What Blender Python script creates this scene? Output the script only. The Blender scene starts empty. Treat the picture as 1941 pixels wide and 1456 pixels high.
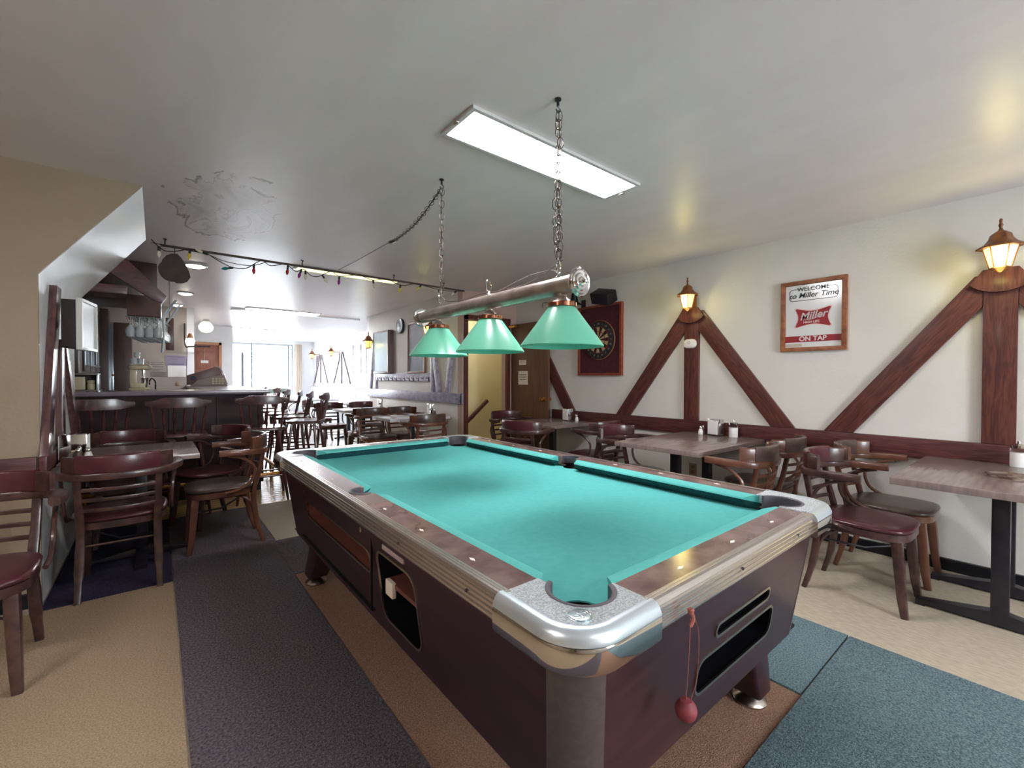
import bpy, bmesh, math, random
from mathutils import Vector as V, Matrix as M
PI = math.pi
random.seed(7)
S = bpy.context.scene
C = S.collection

# ------------------------------------------------------------------ camera, world, exposure
FPX, CX, CY, EYE = 834.0, 970.5, 728.0, 1.27
_yaw = math.atan((970.5 - 294.5) / FPX)
_pit = -math.atan((728 - 716.9) / FPX)
_rol = math.atan(4.5 / 1705)
_f = V((math.sin(_yaw) * math.cos(_pit), math.cos(_yaw) * math.cos(_pit), math.sin(_pit)))
_r = V((math.cos(_yaw), -math.sin(_yaw), 0))
_u = _r.cross(_f)
_r2 = _r * math.cos(_rol) + _u * math.sin(_rol)
_u2 = -_r * math.sin(_rol) + _u * math.cos(_rol)
cam = bpy.data.cameras.new('camera')
cam.sensor_width = 36
cam.lens = FPX / 1941 * 36
cam.clip_start = 0.02
co = bpy.data.objects.new('camera', cam)
C.objects.link(co)
mw = M(((_r2.x, _u2.x, -_f.x, 0), (_r2.y, _u2.y, -_f.y, 0), (_r2.z, _u2.z, -_f.z, EYE), (0, 0, 0, 1)))
co.matrix_world = mw
S.camera = co

W = bpy.data.worlds.new('sky')
S.world = W
W.use_nodes = True
bg = W.node_tree.nodes['Background']
bg.inputs[0].default_value = (0.86, 0.94, 1.0, 1)
bg.inputs[1].default_value = 11.0

S.view_settings.view_transform = 'Standard'
S.view_settings.look = 'None'
S.view_settings.gamma = 1
S.view_settings.use_curve_mapping = False
S.view_settings.exposure = 1.75

FIX_MAIN, ADDED_REAR, FIX_FAR, FIX_DIM, LANTERN_W = 15.0, 9.0, 30.0, 0.62, 0.8

def light(name, kind, loc, energy, color, size=0.1, rot=(0, 0, 0), sy=None):
    l = bpy.data.lights.new(name, kind)
    l.energy = energy
    l.color = color
    if kind == 'AREA':
        l.size = size
        if sy:
            l.shape = 'RECTANGLE'; l.size_y = sy
    elif kind == 'POINT':
        l.shadow_soft_size = size
    o = bpy.data.objects.new(name, l)
    o.location = loc
    o.rotation_euler = rot
    C.objects.link(o)
    return o

# daylight enters by the front window (sky portal just outside the glass)
pw = light('window_portal', 'AREA', (2.5, 15.72, 1.6), 1, (1, 1, 1), 2.0, (-PI / 2, 0, 0), 1.5)
pw.data.cycles.is_portal = True
pr_ = light('added_window_portal', 'AREA', (2.1, -3.42, 1.5), 1, (1, 1, 1), 1.2, (PI / 2, 0, 0), 1.4)  # sky portal of the added rear window
pr_.data.cycles.is_portal = True

# ------------------------------------------------------------------ materials
def lin(c):
    return tuple(((v / 255) / 12.92 if v / 255 <= 0.04045 else ((v / 255 + 0.055) / 1.055) ** 2.4) for v in c) + (1,)

MATS = {}
def mat(name, c1, c2=None, rough=0.5, metal=0.0, scale=8, stretch=(1, 1, 1), bump=0.0, bscale=None, spec=0.5,
        coat=0.0, emis=None, es=0.0, trans=0.0, detail=4, dist=0.0, alpha=1.0, contrast=(0.35, 0.65), wave=None, ior=1.45, rvar=0.0, rot=None):
    m = bpy.data.materials.new(name)
    m.use_nodes = True
    n, l = m.node_tree.nodes, m.node_tree.links
    p = n['Principled BSDF']
    p.inputs['Base Color'].default_value = lin(c1)
    p.inputs['Roughness'].default_value = rough
    p.inputs['Metallic'].default_value = metal
    p.inputs['Specular IOR Level'].default_value = spec
    p.inputs['Coat Weight'].default_value = coat
    p.inputs['Coat Roughness'].default_value = 0.15
    p.inputs['Transmission Weight'].default_value = trans
    p.inputs['IOR'].default_value = ior
    p.inputs['Alpha'].default_value = alpha
    if emis:
        p.inputs['Emission Color'].default_value = lin(emis)
        p.inputs['Emission Strength'].default_value = es
    tc = n.new('ShaderNodeTexCoord')
    mp = n.new('ShaderNodeMapping')
    mp.inputs['Scale'].default_value = stretch
    if rot:
        m0 = n.new('ShaderNodeMapping'); m0.inputs['Rotation'].default_value = rot
        l.new(tc.outputs['Object'], m0.inputs[0]); l.new(m0.outputs[0], mp.inputs[0])
    else:
        l.new(tc.outputs['Object'], mp.inputs[0])
    if c2:
        nt = n.new('ShaderNodeTexNoise')
        nt.inputs['Scale'].default_value = scale
        nt.inputs['Detail'].default_value = detail
        nt.inputs['Distortion'].default_value = dist
        l.new(mp.outputs[0], nt.inputs['Vector'])
        src = nt.outputs['Fac']
        if wave:
            wv = n.new('ShaderNodeTexWave')
            wv.bands_direction = wave[0]
            wv.inputs['Scale'].default_value = wave[1]
            wv.inputs['Distortion'].default_value = wave[2]
            wv.inputs['Detail'].default_value = 3
            l.new(mp.outputs[0], wv.inputs['Vector'])
            mx = n.new('ShaderNodeMath'); mx.operation = 'MULTIPLY_ADD'
            mx.inputs[1].default_value = 0.35; 
            l.new(wv.outputs['Fac'], mx.inputs[0])
            ml = n.new('ShaderNodeMath'); ml.operation = 'MULTIPLY'; ml.inputs[1].default_value = 0.7
            l.new(src, ml.inputs[0]); l.new(ml.outputs[0], mx.inputs[2])
            src = mx.outputs[0]
        cr = n.new('ShaderNodeValToRGB')
        cr.color_ramp.elements[0].position = contrast[0]
        cr.color_ramp.elements[1].position = contrast[1]
        cr.color_ramp.elements[0].color = lin(c1)
        cr.color_ramp.elements[1].color = lin(c2)
        l.new(src, cr.inputs[0])
        l.new(cr.outputs[0], p.inputs['Base Color'])
        if rvar:
            mr = n.new('ShaderNodeMapRange')
            mr.inputs['To Min'].default_value = rough - rvar; mr.inputs['To Max'].default_value = rough + rvar
            l.new(nt.outputs['Fac'], mr.inputs[0]); l.new(mr.outputs[0], p.inputs['Roughness'])
    if bump:
        nb = n.new('ShaderNodeTexNoise')
        nb.inputs['Scale'].default_value = bscale or scale * 4
        nb.inputs['Detail'].default_value = 3
        l.new(mp.outputs[0], nb.inputs['Vector'])
        b = n.new('ShaderNodeBump')
        b.inputs['Strength'].default_value = bump
        b.inputs['Distance'].default_value = 0.01
        l.new(nb.outputs['Fac'], b.inputs['Height'])
        l.new(b.outputs[0], p.inputs['Normal'])
    MATS[name] = m
    return m

wall_m = mat('wall_paint', (214, 211, 203), (220, 217, 209), 0.55, scale=2.5, bump=0.15, bscale=60)
wallw_m = mat('wall_paint_white', (236, 238, 240), (230, 232, 234), 0.4, scale=2, bump=0.1, bscale=60)
wallt_m = mat('wall_paint_tan', (146, 130, 110), (154, 138, 118), 0.5, scale=2, bump=0.15, bscale=50)
pink_m = mat('wall_paint_mauve', (178, 152, 140), (186, 160, 148), 0.55, scale=2, bump=0.1, bscale=50)
yellow_m = mat('stair_wall_yellow', (222, 210, 166), (214, 202, 156), 0.6, scale=2)
# timbers: grain runs along the longest direction, given per axis
TC = ((72, 37, 34), (104, 58, 50))
tim_v = mat('timber_vertical', *TC, 0.42, scale=5, stretch=(9, 9, 1.0), bump=0.12, bscale=12, coat=0.12, dist=1.5)
tim_l = mat('timber_rising', *TC, 0.42, scale=5, stretch=(9, 9, 1.0), bump=0.12, bscale=12, coat=0.12, dist=1.5, rot=(0, -0.64, 0))
tim_r = mat('timber_falling', *TC, 0.42, scale=5, stretch=(9, 9, 1.0), bump=0.12, bscale=12, coat=0.12, dist=1.5, rot=(0, 0.64, 0))
tim_h = mat('timber_horizontal', (64, 33, 34), (94, 52, 48), 0.42, scale=5, stretch=(1.0, 9, 9), bump=0.12, bscale=12, coat=0.12, dist=1.5)
tim_y = mat('timber_rail', (66, 33, 34), (98, 53, 49), 0.42, scale=5, stretch=(9, 1.0, 9), bump=0.12, bscale=12, coat=0.12, dist=1.5)
tim_gloss = mat('timber_glossy', (74, 46, 46), (104, 70, 66), 0.28, scale=5, stretch=(9, 9, 1.2), bump=0.1, bscale=12, coat=0.9)
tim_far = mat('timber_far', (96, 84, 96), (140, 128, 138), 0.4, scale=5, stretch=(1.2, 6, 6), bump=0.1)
tim_blue = mat('timber_greyed', (136, 132, 152), (172, 168, 188), 0.25, scale=5, stretch=(4, 1.5, 4), bump=0.2, coat=0.4)
darkwood = mat('dark_wood', (44, 26, 24), (70, 42, 36), 0.35, scale=4, stretch=(6, 6, 1), bump=0.1, coat=0.2)
chairwood = mat('chair_wood', (52, 34, 32), (80, 54, 48), 0.33, scale=6, stretch=(3, 3, 3), bump=0.08, coat=0.35)
stoolwood = mat('stool_wood', (56, 30, 32), (90, 52, 50), 0.3, scale=6, stretch=(3, 3, 2), coat=0.4)
doorwood = mat('door_wood', (100, 70, 54), (116, 83, 64), 0.38, scale=3, stretch=(8, 8, 0.7), bump=0.05)
oak = mat('oak_frame', (120, 66, 40), (160, 96, 58), 0.4, scale=6, stretch=(3, 8, 3), bump=0.15)
redwood = mat('red_brown_frame', (120, 52, 38), (144, 70, 50), 0.4, scale=6, stretch=(4, 8, 4))
maroon = mat('maroon_felt', (70, 24, 36), (82, 32, 44), 0.9, scale=30)
vinyl_red = mat('vinyl_oxblood', (66, 30, 36), (86, 43, 47), 0.28, scale=7, bump=0.06, bscale=120, coat=0.25)
vinyl_brown = mat('vinyl_brown', (66, 50, 46), (96, 80, 72), 0.28, scale=6, bump=0.06, bscale=120, coat=0.25)
tabletop_m = mat('laminate_walnut', (124, 110, 106), (144, 128, 122), 0.22, scale=5, stretch=(1, 9, 1), spec=0.6)
tabletop_l = mat('laminate_pale', (190, 188, 196), (206, 204, 210), 0.2, scale=5)
blackmetal = mat('black_metal', (24, 22, 30), (34, 32, 40), 0.35, scale=20, spec=0.6)
chrome = mat('chrome', (205, 203, 200), rough=0.08, metal=1)
steel = mat('brushed_steel', (168, 160, 150), (190, 182, 172), 0.28, 1, scale=12, stretch=(1, 1, 30))
cast = mat('corner_casting', (186, 196, 200), (232, 240, 242), 0.3, 0.6, scale=240, bump=0.7, bscale=420, contrast=(0.42, 0.58))
satin = mat('satin_cast_edge', (206, 218, 224), rough=0.3, metal=0.65)
trimm = mat('ribbed_aluminium', (206, 198, 192), None, 0.25, 0.9)
pewter = mat('antique_pewter', (158, 144, 136), (188, 176, 168), 0.3, 0.6, scale=14, coat=0.2)
chainm = mat('chain_metal', (96, 88, 80), rough=0.35, metal=0.9)
felt = mat('teal_cloth', (82, 172, 167), (88, 177, 172), 0.85, scale=40, bump=0.12, bscale=500, spec=0.25)
felt_c = mat('teal_cushion', (88, 178, 171), (94, 183, 176), 0.85, scale=40, bump=0.12, bscale=500, spec=0.25)
felt_shade = mat('teal_cloth_dark_shade', (24, 70, 76), (28, 78, 84), 0.9, scale=40)  # dark cloth, with the shade under the cushion nose put into its colour
railwood = mat('rail_laminate', (98, 74, 74), (132, 106, 102), 0.2, scale=7, stretch=(2, 2, 2), spec=0.6, coat=0.3, rvar=0.05)
cabwood = mat('cabinet_laminate', (46, 26, 32), (58, 34, 40), 0.3, scale=4, stretch=(1, 1, 7), spec=0.5, coat=0.1)
cornerm = mat('corner_post_bronze', (92, 84, 82), (100, 92, 88), 0.35, 0.35, scale=60)
blackm = mat('black_plastic', (14, 14, 20), rough=0.4)
pocketm = mat('pocket_rubber', (84, 80, 86), rough=0.45)
white = mat('white_plastic', (228, 222, 220), rough=0.4)
paper = mat('paper', (226, 216, 200), rough=0.8)
paperw = mat('white_paper', (240, 240, 238), rough=0.8)
ink = mat('ink_dark', (66, 74, 78), rough=0.7)
redink = mat('ink_red', (146, 26, 36), rough=0.5)
silverink = mat('ink_silver', (222, 210, 206), rough=0.5)
pinkink = mat('ink_pale_pink', (226, 190, 186), rough=0.5)
mirrorm = mat('bar_mirror', (226, 228, 226), rough=0.16, metal=0.08, spec=0.35)
shade_m = mat('shade_green', (108, 190, 162), rough=0.3, spec=0.4, coat=0.15)
brass = mat('brass', (170, 118, 60), (196, 146, 84), 0.3, 0.9, scale=12)
lant_m = mat('lantern_bronze', (108, 66, 40), (150, 98, 62), 0.42, 0.5, scale=20)
lglass = mat('lantern_glass', (255, 238, 170), rough=0.4, emis=(255, 232, 120), es=.30)
lglass2 = mat('lantern_glass_near', (255, 246, 200), rough=0.4, emis=(255, 240, 160), es=.42)
glass = mat('clear_glass', (255, 255, 255), rough=0.03, trans=1.0, ior=1.45)
glassb = mat('hanging_glass', (244, 250, 252), rough=0.06, trans=0.6, ior=1.4)
sugar = mat('white_sugar', (232, 230, 226), rough=0.9)
diff_main = mat('diffuser_lit', (250, 255, 255), rough=0.6, emis=(255, 247, 252), es=FIX_MAIN)
added_diff_rear = mat('added_diffuser_rear', (250, 255, 255), rough=0.6, emis=(255, 244, 246), es=ADDED_REAR)  # glow of the added light behind the viewpoint
diff_far = mat('diffuser_far', (250, 250, 250), rough=0.6, emis=(250, 250, 255), es=FIX_FAR)
diff_dim = mat('diffuser_yellowed', (236, 234, 200), rough=0.6, emis=(255, 252, 172), es=FIX_DIM)
diff_bar = mat('diffuser_bar', (250, 248, 236), rough=0.6, emis=(255, 248, 226), es=8.0)
fixframe = mat('fixture_frame', (205, 205, 205), rough=0.4)
c_tan = mat('carpet_tan', (160, 140, 114), (204, 182, 152), 0.95, scale=160, bump=0.9, bscale=260, spec=0.1, contrast=(0.3, 0.7))
c_dark = mat('carpet_charcoal', (70, 66, 72), (132, 124, 130), 0.95, scale=110, bump=1.0, bscale=200, spec=0.1, contrast=(0.3, 0.7))
c_teal = mat('carpet_teal_grey', (74, 92, 104), (140, 166, 170), 0.95, scale=170, bump=1.0, bscale=260, spec=0.1, contrast=(0.3, 0.7))
c_navy = mat('carpet_navy', (42, 40, 60), (70, 66, 88), 0.95, scale=170, bump=0.8, bscale=260, spec=0.1)
c_brown = mat('carpet_brown', (134, 104, 86), (178, 142, 120), 0.95, scale=160, bump=0.9, bscale=260, spec=0.1, contrast=(0.3, 0.7))
c_pale = mat('carpet_pale', (164, 154, 138), (186, 176, 160), 0.95, scale=160, bump=0.8, bscale=260, spec=0.1)
plankm = mat('floor_plank', (190, 156, 108), (214, 182, 134), 0.25, scale=5, stretch=(1, 12, 1), coat=0.3)
farfloor = mat('far_floor_tile', (186, 180, 172), (200, 194, 186), 0.25, scale=3)
rubber = mat('rubber', (40, 38, 38), rough=0.7)
chalkb = mat('chalkboard', (92, 98, 110), (110, 116, 128), 0.45, scale=6)
seatwhite = mat('banquette_vinyl', (206, 214, 220), (214, 222, 228), 0.35, scale=6, coat=0.2)
grey_m = mat('grey_panel', (168, 158, 150), (176, 166, 158), 0.5, scale=4)
note_l = mat('lavender_sheet', (150, 142, 164), rough=0.7)
boxm = mat('brown_box', (92, 66, 60), (104, 76, 68), 0.6, scale=4)
beige = mat('beige_enamel', (196, 182, 150), rough=0.3)
redm = mat('red_chalk_ball', (120, 50, 58), (138, 62, 68), 0.6, scale=30)
twine = mat('twine', (150, 90, 80), rough=0.9)
curtain_m = mat('curtain', (226, 214, 200), rough=0.9)
silver_blue = mat('pale_metal', (200, 214, 224), rough=0.15, metal=0.6)
mirror_dark = mat('dark_glass', (30, 32, 44), rough=0.08, spec=0.8)
bulb_cols = {'red': mat('bulb_red', (170, 30, 40), rough=0.15), 'green': mat('bulb_green', (20, 120, 110), rough=0.15), 'clear': mat('bulb_clear', (214, 208, 180), rough=0.15),
             'yellow': mat('bulb_yellow', (214, 190, 70), rough=0.15), 'violet': mat('bulb_violet', (140, 40, 120), rough=0.15)}

# ceiling: semi gloss paint, brownish grey, with a water stain
def ceiling_material():
    m = mat('ceiling_paint', (224, 217, 220), (230, 223, 226), 0.38, scale=1.5, bump=0.12, bscale=4, stretch=(3, 1, 1), spec=0.6)
    n, l = m.node_tree.nodes, m.node_tree.links
    p = n['Principled BSDF']
    base = p.inputs['Base Color'].links[0].from_socket
    tc = n.new('ShaderNodeTexCoord')
    def mth(op, a=None, b=None, c=None):
        q = n.new('ShaderNodeMath'); q.operation = op
        for i, v in enumerate((a, b, c)):
            if v is None: continue
            if isinstance(v, (int, float)): q.inputs[i].default_value = v
            else: l.new(v, q.inputs[i])
        return q.outputs[0]
    mp = n.new('ShaderNodeMapping')
    l.new(tc.outputs['Object'], mp.inputs[0])
    mp.inputs['Location'].default_value = (-0.40 / 0.36, -3.75 / 0.78, 0)
    mp.inputs['Scale'].default_value = (1 / 0.36, 1 / 0.78, 0)
    nz = n.new('ShaderNodeTexNoise'); nz.inputs['Scale'].default_value = 1.5; nz.inputs['Detail'].default_value = 5; nz.inputs['Distortion'].default_value = .6
    l.new(mp.outputs[0], nz.inputs['Vector'])
    ln = n.new('ShaderNodeVectorMath'); ln.operation = 'LENGTH'
    l.new(mp.outputs[0], ln.inputs[0])
    d = mth('MULTIPLY_ADD', nz.outputs['Fac'], 1.5, ln.outputs['Value'])     # ragged distance
    ring = mth('SUBTRACT', 1.0, mth('MINIMUM', mth('MULTIPLY', mth('ABSOLUTE', mth('SUBTRACT', d, 1.62)), 22.0), 1.0))
    nz2 = n.new('ShaderNodeTexNoise'); nz2.inputs['Scale'].default_value = 1.6; nz2.inputs['Detail'].default_value = 5; nz2.inputs['Distortion'].default_value = 1.0
    l.new(mp.outputs[0], nz2.inputs['Vector'])
    ring2 = mth('MULTIPLY', mth('SUBTRACT', 1.0, mth('MINIMUM', mth('MULTIPLY', mth('ABSOLUTE', mth('SUBTRACT', nz2.outputs['Fac'], 0.46)), 60.0), 1.0)), mth('LESS_THAN', d, 1.55))
    gate = mth('GREATER_THAN', nz2.outputs['Fac'], 0.46)
    inside = mth('MAXIMUM', mth('MINIMUM', mth('MULTIPLY', mth('SUBTRACT', 1.68, d), 4.0), 1.0), 0.0)
    blot = mth('MULTIPLY', inside, mth('MAXIMUM', mth('MULTIPLY_ADD', nz2.outputs['Fac'], 1.6, -0.62), 0.03))
    tot = mth('ADD', mth('MULTIPLY', ring, mth('MULTIPLY', gate, 0.75)), mth('ADD', blot, mth('MULTIPLY', ring2, 0.4)))
    mx = n.new('ShaderNodeMix'); mx.data_type = 'RGBA'
    mx.clamp_factor = True
    l.new(tot, mx.inputs['Factor'])
    l.new(base, mx.inputs['A'])
    mx.inputs['B'].default_value = lin((98, 92, 88))
    l.new(mx.outputs['Result'], p.inputs['Base Color'])
    return m
ceil_m = ceiling_material()

# ------------------------------------------------------------------ mesh helpers
class B:
    def __init__(s): s.bm = bmesh.new()
    def box(s, x0, x1, y0, y1, z0, z1, bev=0, mtx=None):
        r = bmesh.ops.create_cube(s.bm, size=1)
        vs = r['verts']
        bmesh.ops.scale(s.bm, vec=(abs(x1 - x0), abs(y1 - y0), abs(z1 - z0)), verts=vs)
        bmesh.ops.translate(s.bm, vec=((x0 + x1) / 2, (y0 + y1) / 2, (z0 + z1) / 2), verts=vs)
        if bev:
            es = list({e for v in vs for e in v.link_edges})
            r2 = bmesh.ops.bevel(s.bm, geom=es, offset=bev, segments=2, affect='EDGES', profile=0.6)
            vs = list({v for f in r2['faces'] for v in f.verts} | {v for v in vs if v.is_valid})
        if mtx is not None:
            bmesh.ops.transform(s.bm, matrix=mtx, verts=vs)
        return s
    def prism(s, pts, a0, a1, plane='xz', bev=0):
        """polygon in a plane extruded along the remaining axis"""
        def P(p, a):
            return {'xz': (p[0], a, p[1]), 'xy': (p[0], p[1], a), 'yz': (a, p[0], p[1])}[plane]
        v0 = [s.bm.verts.new(P(p, a0)) for p in pts]
        v1 = [s.bm.verts.new(P(p, a1)) for p in pts]
        fs = [s.bm.faces.new(v0), s.bm.faces.new(v1[::-1])]
        k = len(pts)
        for i in range(k):
            fs.append(s.bm.faces.new((v0[i], v1[i], v1[(i + 1) % k], v0[(i + 1) % k])))
        if bev:
            bmesh.ops.bevel(s.bm, geom=list({e for f in fs for e in f.edges if (f in fs[:2])}), offset=bev, segments=2, affect='EDGES', profile=0.6)
        return s
    def rings(s, rings, cap=True, closed=False):
        rs = [[s.bm.verts.new(p) for p in r] for r in rings]
        k = len(rs[0])
        m = len(rs)
        for i in range(m if closed else m - 1):
            a, b = rs[i], rs[(i + 1) % m]
            for j in range(k):
                s.bm.faces.new((a[j], a[(j + 1) % k], b[(j + 1) % k], b[j]))
        if cap and not closed:
            s.bm.faces.new(rs[0][::-1]); s.bm.faces.new(rs[-1])
        return s
    def sweep(s, path, prof, up=V((0, 0, 1)), closed=False, scales=None):
        """profile [(side, up)] swept on a path, frame kept to 'up'"""
        path = [V(p) for p in path]
        out = []
        k = len(path)
        for i, p in enumerate(path):
            if closed: t = path[(i + 1) % k] - path[i - 1]
            else: t = path[min(i + 1, k - 1)] - path[max(i - 1, 0)]
            t.normalize()
            sd = t.cross(up)
            if sd.length < 1e-4: sd = V((1, 0, 0))
            sd.normalize()
            uu = sd.cross(t).normalized()
            sc = scales[i] if scales else 1
            if not isinstance(sc, tuple): sc = (sc, sc)
            out.append([p + sd * a * sc[0] + uu * b * sc[1] for a, b in prof])
        return s.rings(out, closed=closed)
    def tube(s, path, r, n=8, closed=False, up=None):
        path = [V(p) for p in path]
        rs = r if isinstance(r, (list, tuple)) else [r] * len(path)
        if up is None:
            t = (path[-1] - path[0])
            up = V((0, 0, 1)) if abs(t.normalized().z if t.length else 0) < 0.9 else V((0, 1, 0))
        prof = [(math.cos(2 * PI * i / n), math.sin(2 * PI * i / n)) for i in range(n)]
        return s.sweep(path, prof, up, closed, rs)
    def lathe(s, prof, n=20, mtx=None, cap=True):
        rr = []
        for r, z in prof:
            rr.append([V((max(r, 1e-4) * math.cos(2 * PI * i / n), max(r, 1e-4) * math.sin(2 * PI * i / n), z)) for i in range(n)])
        if mtx is not None:
            rr = [[mtx @ p for p in q] for q in rr]
        return s.rings(rr, cap)
    def holed(s, outer, holes, f):
        """flat outline with holes, mapped by f(u,v)->(x,y,z)"""
        es = []
        for lp in [outer] + holes:
            vs = [s.bm.verts.new((p[0], p[1], 0)) for p in lp]
            for i in range(len(vs)): es.append(s.bm.edges.new((vs[i], vs[(i + 1) % len(vs)])))
        bmesh.ops.triangle_fill(s.bm, use_beauty=True, use_dissolve=False, edges=es, normal=(0, 0, 1))
        for v in list({v for e in es for v in e.verts}):
            v.co = V(f(v.co.x, v.co.y))
        return s
    def obj(s, name, m, parent=None, ang=38):
        bm = s.bm
        bmesh.ops.recalc_face_normals(bm, faces=bm.faces)
        for f in bm.faces: f.smooth = True
        lim = math.radians(ang)
        for e in bm.edges:
            if len(e.link_faces) != 2 or e.calc_face_angle(0) > lim: e.smooth = False
        me = bpy.data.meshes.new(name)
        bm.to_mesh(me); bm.free()
        me.materials.append(m)
        o = bpy.data.objects.new(name, me)
        C.objects.link(o)
        if parent: o.parent = parent
        return o

def tag(o, label, cat=None, group=None):
    o['label'] = label
    if cat: o['category'] = cat
    if group: o['group'] = group
    return o
def thing(name, label, cat, loc=(0, 0, 0), rz=0, group=None):
    o = bpy.data.objects.new(name, None)
    o.empty_display_size = 0.1
    C.objects.link(o)
    o.location = loc; o.rotation_euler = (0, 0, rz)
    return tag(o, label, cat, group)
def struct(o):
    o['kind'] = 'structure'; return o
def copy_tree(r, loc, rz, label, group=None):
    n = r.copy(); C.objects.link(n); n.location = loc; n.rotation_euler = (0, 0, rz)
    n['label'] = label
    if group: n['group'] = group
    for ch in [c for c in bpy.data.objects if c.parent == r]:
        c = ch.copy(); C.objects.link(c); c.parent = n
        for g in [q for q in bpy.data.objects if q.parent == ch]:
            d = g.copy(); C.objects.link(d); d.parent = c
    return n
def text(name, s, size, x, z, y, m, parent, shear=0, sx=1, ext=0.0008, off=0.0, align='CENTER', rotz=0):
    cu = bpy.data.curves.new(name, 'FONT')
    cu.body = s; cu.size = size; cu.align_x = align; cu.align_y = 'CENTER'
    cu.shear = shear; cu.extrude = ext; cu.offset = off
    t = bpy.data.objects.new(name, cu)
    C.objects.link(t)
    dg = bpy.context.evaluated_depsgraph_get()
    me = bpy.data.meshes.new_from_object(t.evaluated_get(dg))
    bpy.data.objects.remove(t)
    me.transform(M.Translation((x, y, z)) @ M.Rotation(PI / 2, 4, 'X') @ M.Rotation(rotz, 4, 'Z') @ M.Diagonal((sx, 1, 1, 1)))
    me.materials.clear(); me.materials.append(m)
    o = bpy.data.objects.new(name, me)
    C.objects.link(o); o.parent = parent
    return o
def rrect(x0, x1, z0, z1, r, n=5):
    pts = []
    for cx, cz, a in ((x1 - r, z1 - r, 0), (x0 + r, z1 - r, 90), (x0 + r, z0 + r, 180), (x1 - r, z0 + r, 270)):
        for i in range(n + 1):
            t = math.radians(a + 90 * i / n)
            pts.append((cx + r * math.cos(t), cz + r * math.sin(t)))
    return pts
def arc(cx, cy, r, a0, a1, n=10):
    return [(cx + r * math.cos(math.radians(a0 + (a1 - a0) * i / n)), cy + r * math.sin(math.radians(a0 + (a1 - a0) * i / n))) for i in range(n + 1)]
def bez(p, n=10):
    """Catmull-Rom through points"""
    p = [V(q) for q in p]
    q = [p[0] * 2 - p[1]] + p + [p[-1] * 2 - p[-2]]
    out = []
    for i in range(1, len(q) - 2):
        a, b, c, d = q[i - 1:i + 3]
        for k in range(n):
            t = k / n
            out.append(0.5 * ((2 * b) + (c - a) * t + (2 * a - 5 * b + 4 * c - d) * t * t + (3 * b - a - 3 * c + d) * t ** 3))
    out.append(p[-1])
    return out

XR, ZC = 4.1, 2.443       # right wall plane, ceiling height
YB = -3.2                 # wall behind the camera
XL = -3.4                 # far left of the near room (out of view)

# ------------------------------------------------------------------ the room shell
struct(B().box(XL, 5.4, YB, 16.1, -0.1, 0).obj('floor', mat('floor_vinyl', (170, 158, 138), (188, 176, 156), 0.5, scale=24, stretch=(3, 1, 1), bump=0.15, spec=0.35)))
struct(B().box(XL, 5.4, YB, 16.1, ZC, ZC + 0.1).obj('ceiling', ceil_m))
struct(B().box(XR, XR + 0.12, YB, 4.97, 0, ZC).obj('wall_right', wall_m))
struct(B().box(XL, XR, YB - 0.1, YB, 0, .8).box(XL, XR, YB - 0.1, YB, 2.2, ZC).box(XL, 1.5, YB - 0.1, YB, .8, 2.2).box(2.7, XR, YB - 0.1, YB, .8, 2.2).obj('wall_rear', wall_m))
rw = struct(B().box(1.5, 2.7, YB - .08, YB - .02, .8, .85).box(1.5, 2.7, YB - .08, YB - .02, 2.15, 2.2).box(1.5, 1.55, YB - .08, YB - .02, .85, 2.15).box(2.65, 2.7, YB - .08, YB - .02, .85, 2.15).box(2.07, 2.13, YB - .08, YB - .02, .85, 2.15).obj('added_rear_window', wallw_m))  # unseen window, added to let more daylight into the near end
struct(B().box(XL - 0.1, XL, YB, 3.54, 0, ZC).obj('wall_left', wallt_m))
# near-left wall facing the camera, its right edge chamfered up to the ceiling, one solid block to Y=4.9
lp = [(XL, 0), (-0.50, 0), (-0.50, 1.84), (-0.055, ZC), (XL, ZC)]
struct(B().prism(lp, 3.54, 3.56, 'xz').obj('wall_left_front', wallt_m))
struct(B().prism(lp, 3.56, 4.90, 'xz').obj('wall_left_side', wallw_m))
# bar alcove left wall
struct(B().box(-0.95, -0.75, 4.9, 9.3, 0, ZC).obj('wall_bar_side', darkwood))
struct(B().box(-0.95, -0.5, 4.9, 4.92, 0, ZC).obj('wall_bar_return', wallw_m))
# stair wall facing the camera, with the door opening
bm = B()
bm.box(3.18, 3.255, 4.97, 5.09, 0, ZC).box(3.255, 3.93, 4.97, 5.09, 2.06, ZC).box(3.93, XR + .1, 4.97, 5.09, 0, ZC)
struct(bm.obj('wall_stair', pink_m))
struct(B().box(3.18, 3.30, 5.09, 8.25, 0, ZC).obj('wall_clock', wall_m))
struct(B().box(3.18, XR, 8.25, 8.37, 0, ZC).obj('wall_clock_end', wallw_m))
struct(B().box(3.3, 5.4, 6.0, 6.05, -0.0, ZC).obj('wall_stairwell_back', yellow_m))
struct(B().box(5.3, 5.4, 5.09, 6.0, 0, ZC).box(4.1, 5.4, 5.0, 5.09, 0, ZC).obj('wall_stairwell_side', yellow_m))
struct(B().box(XR, XR + 0.12, 8.37, 16.1, 0, ZC).obj('wall_far_right', wallw_m))
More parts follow.
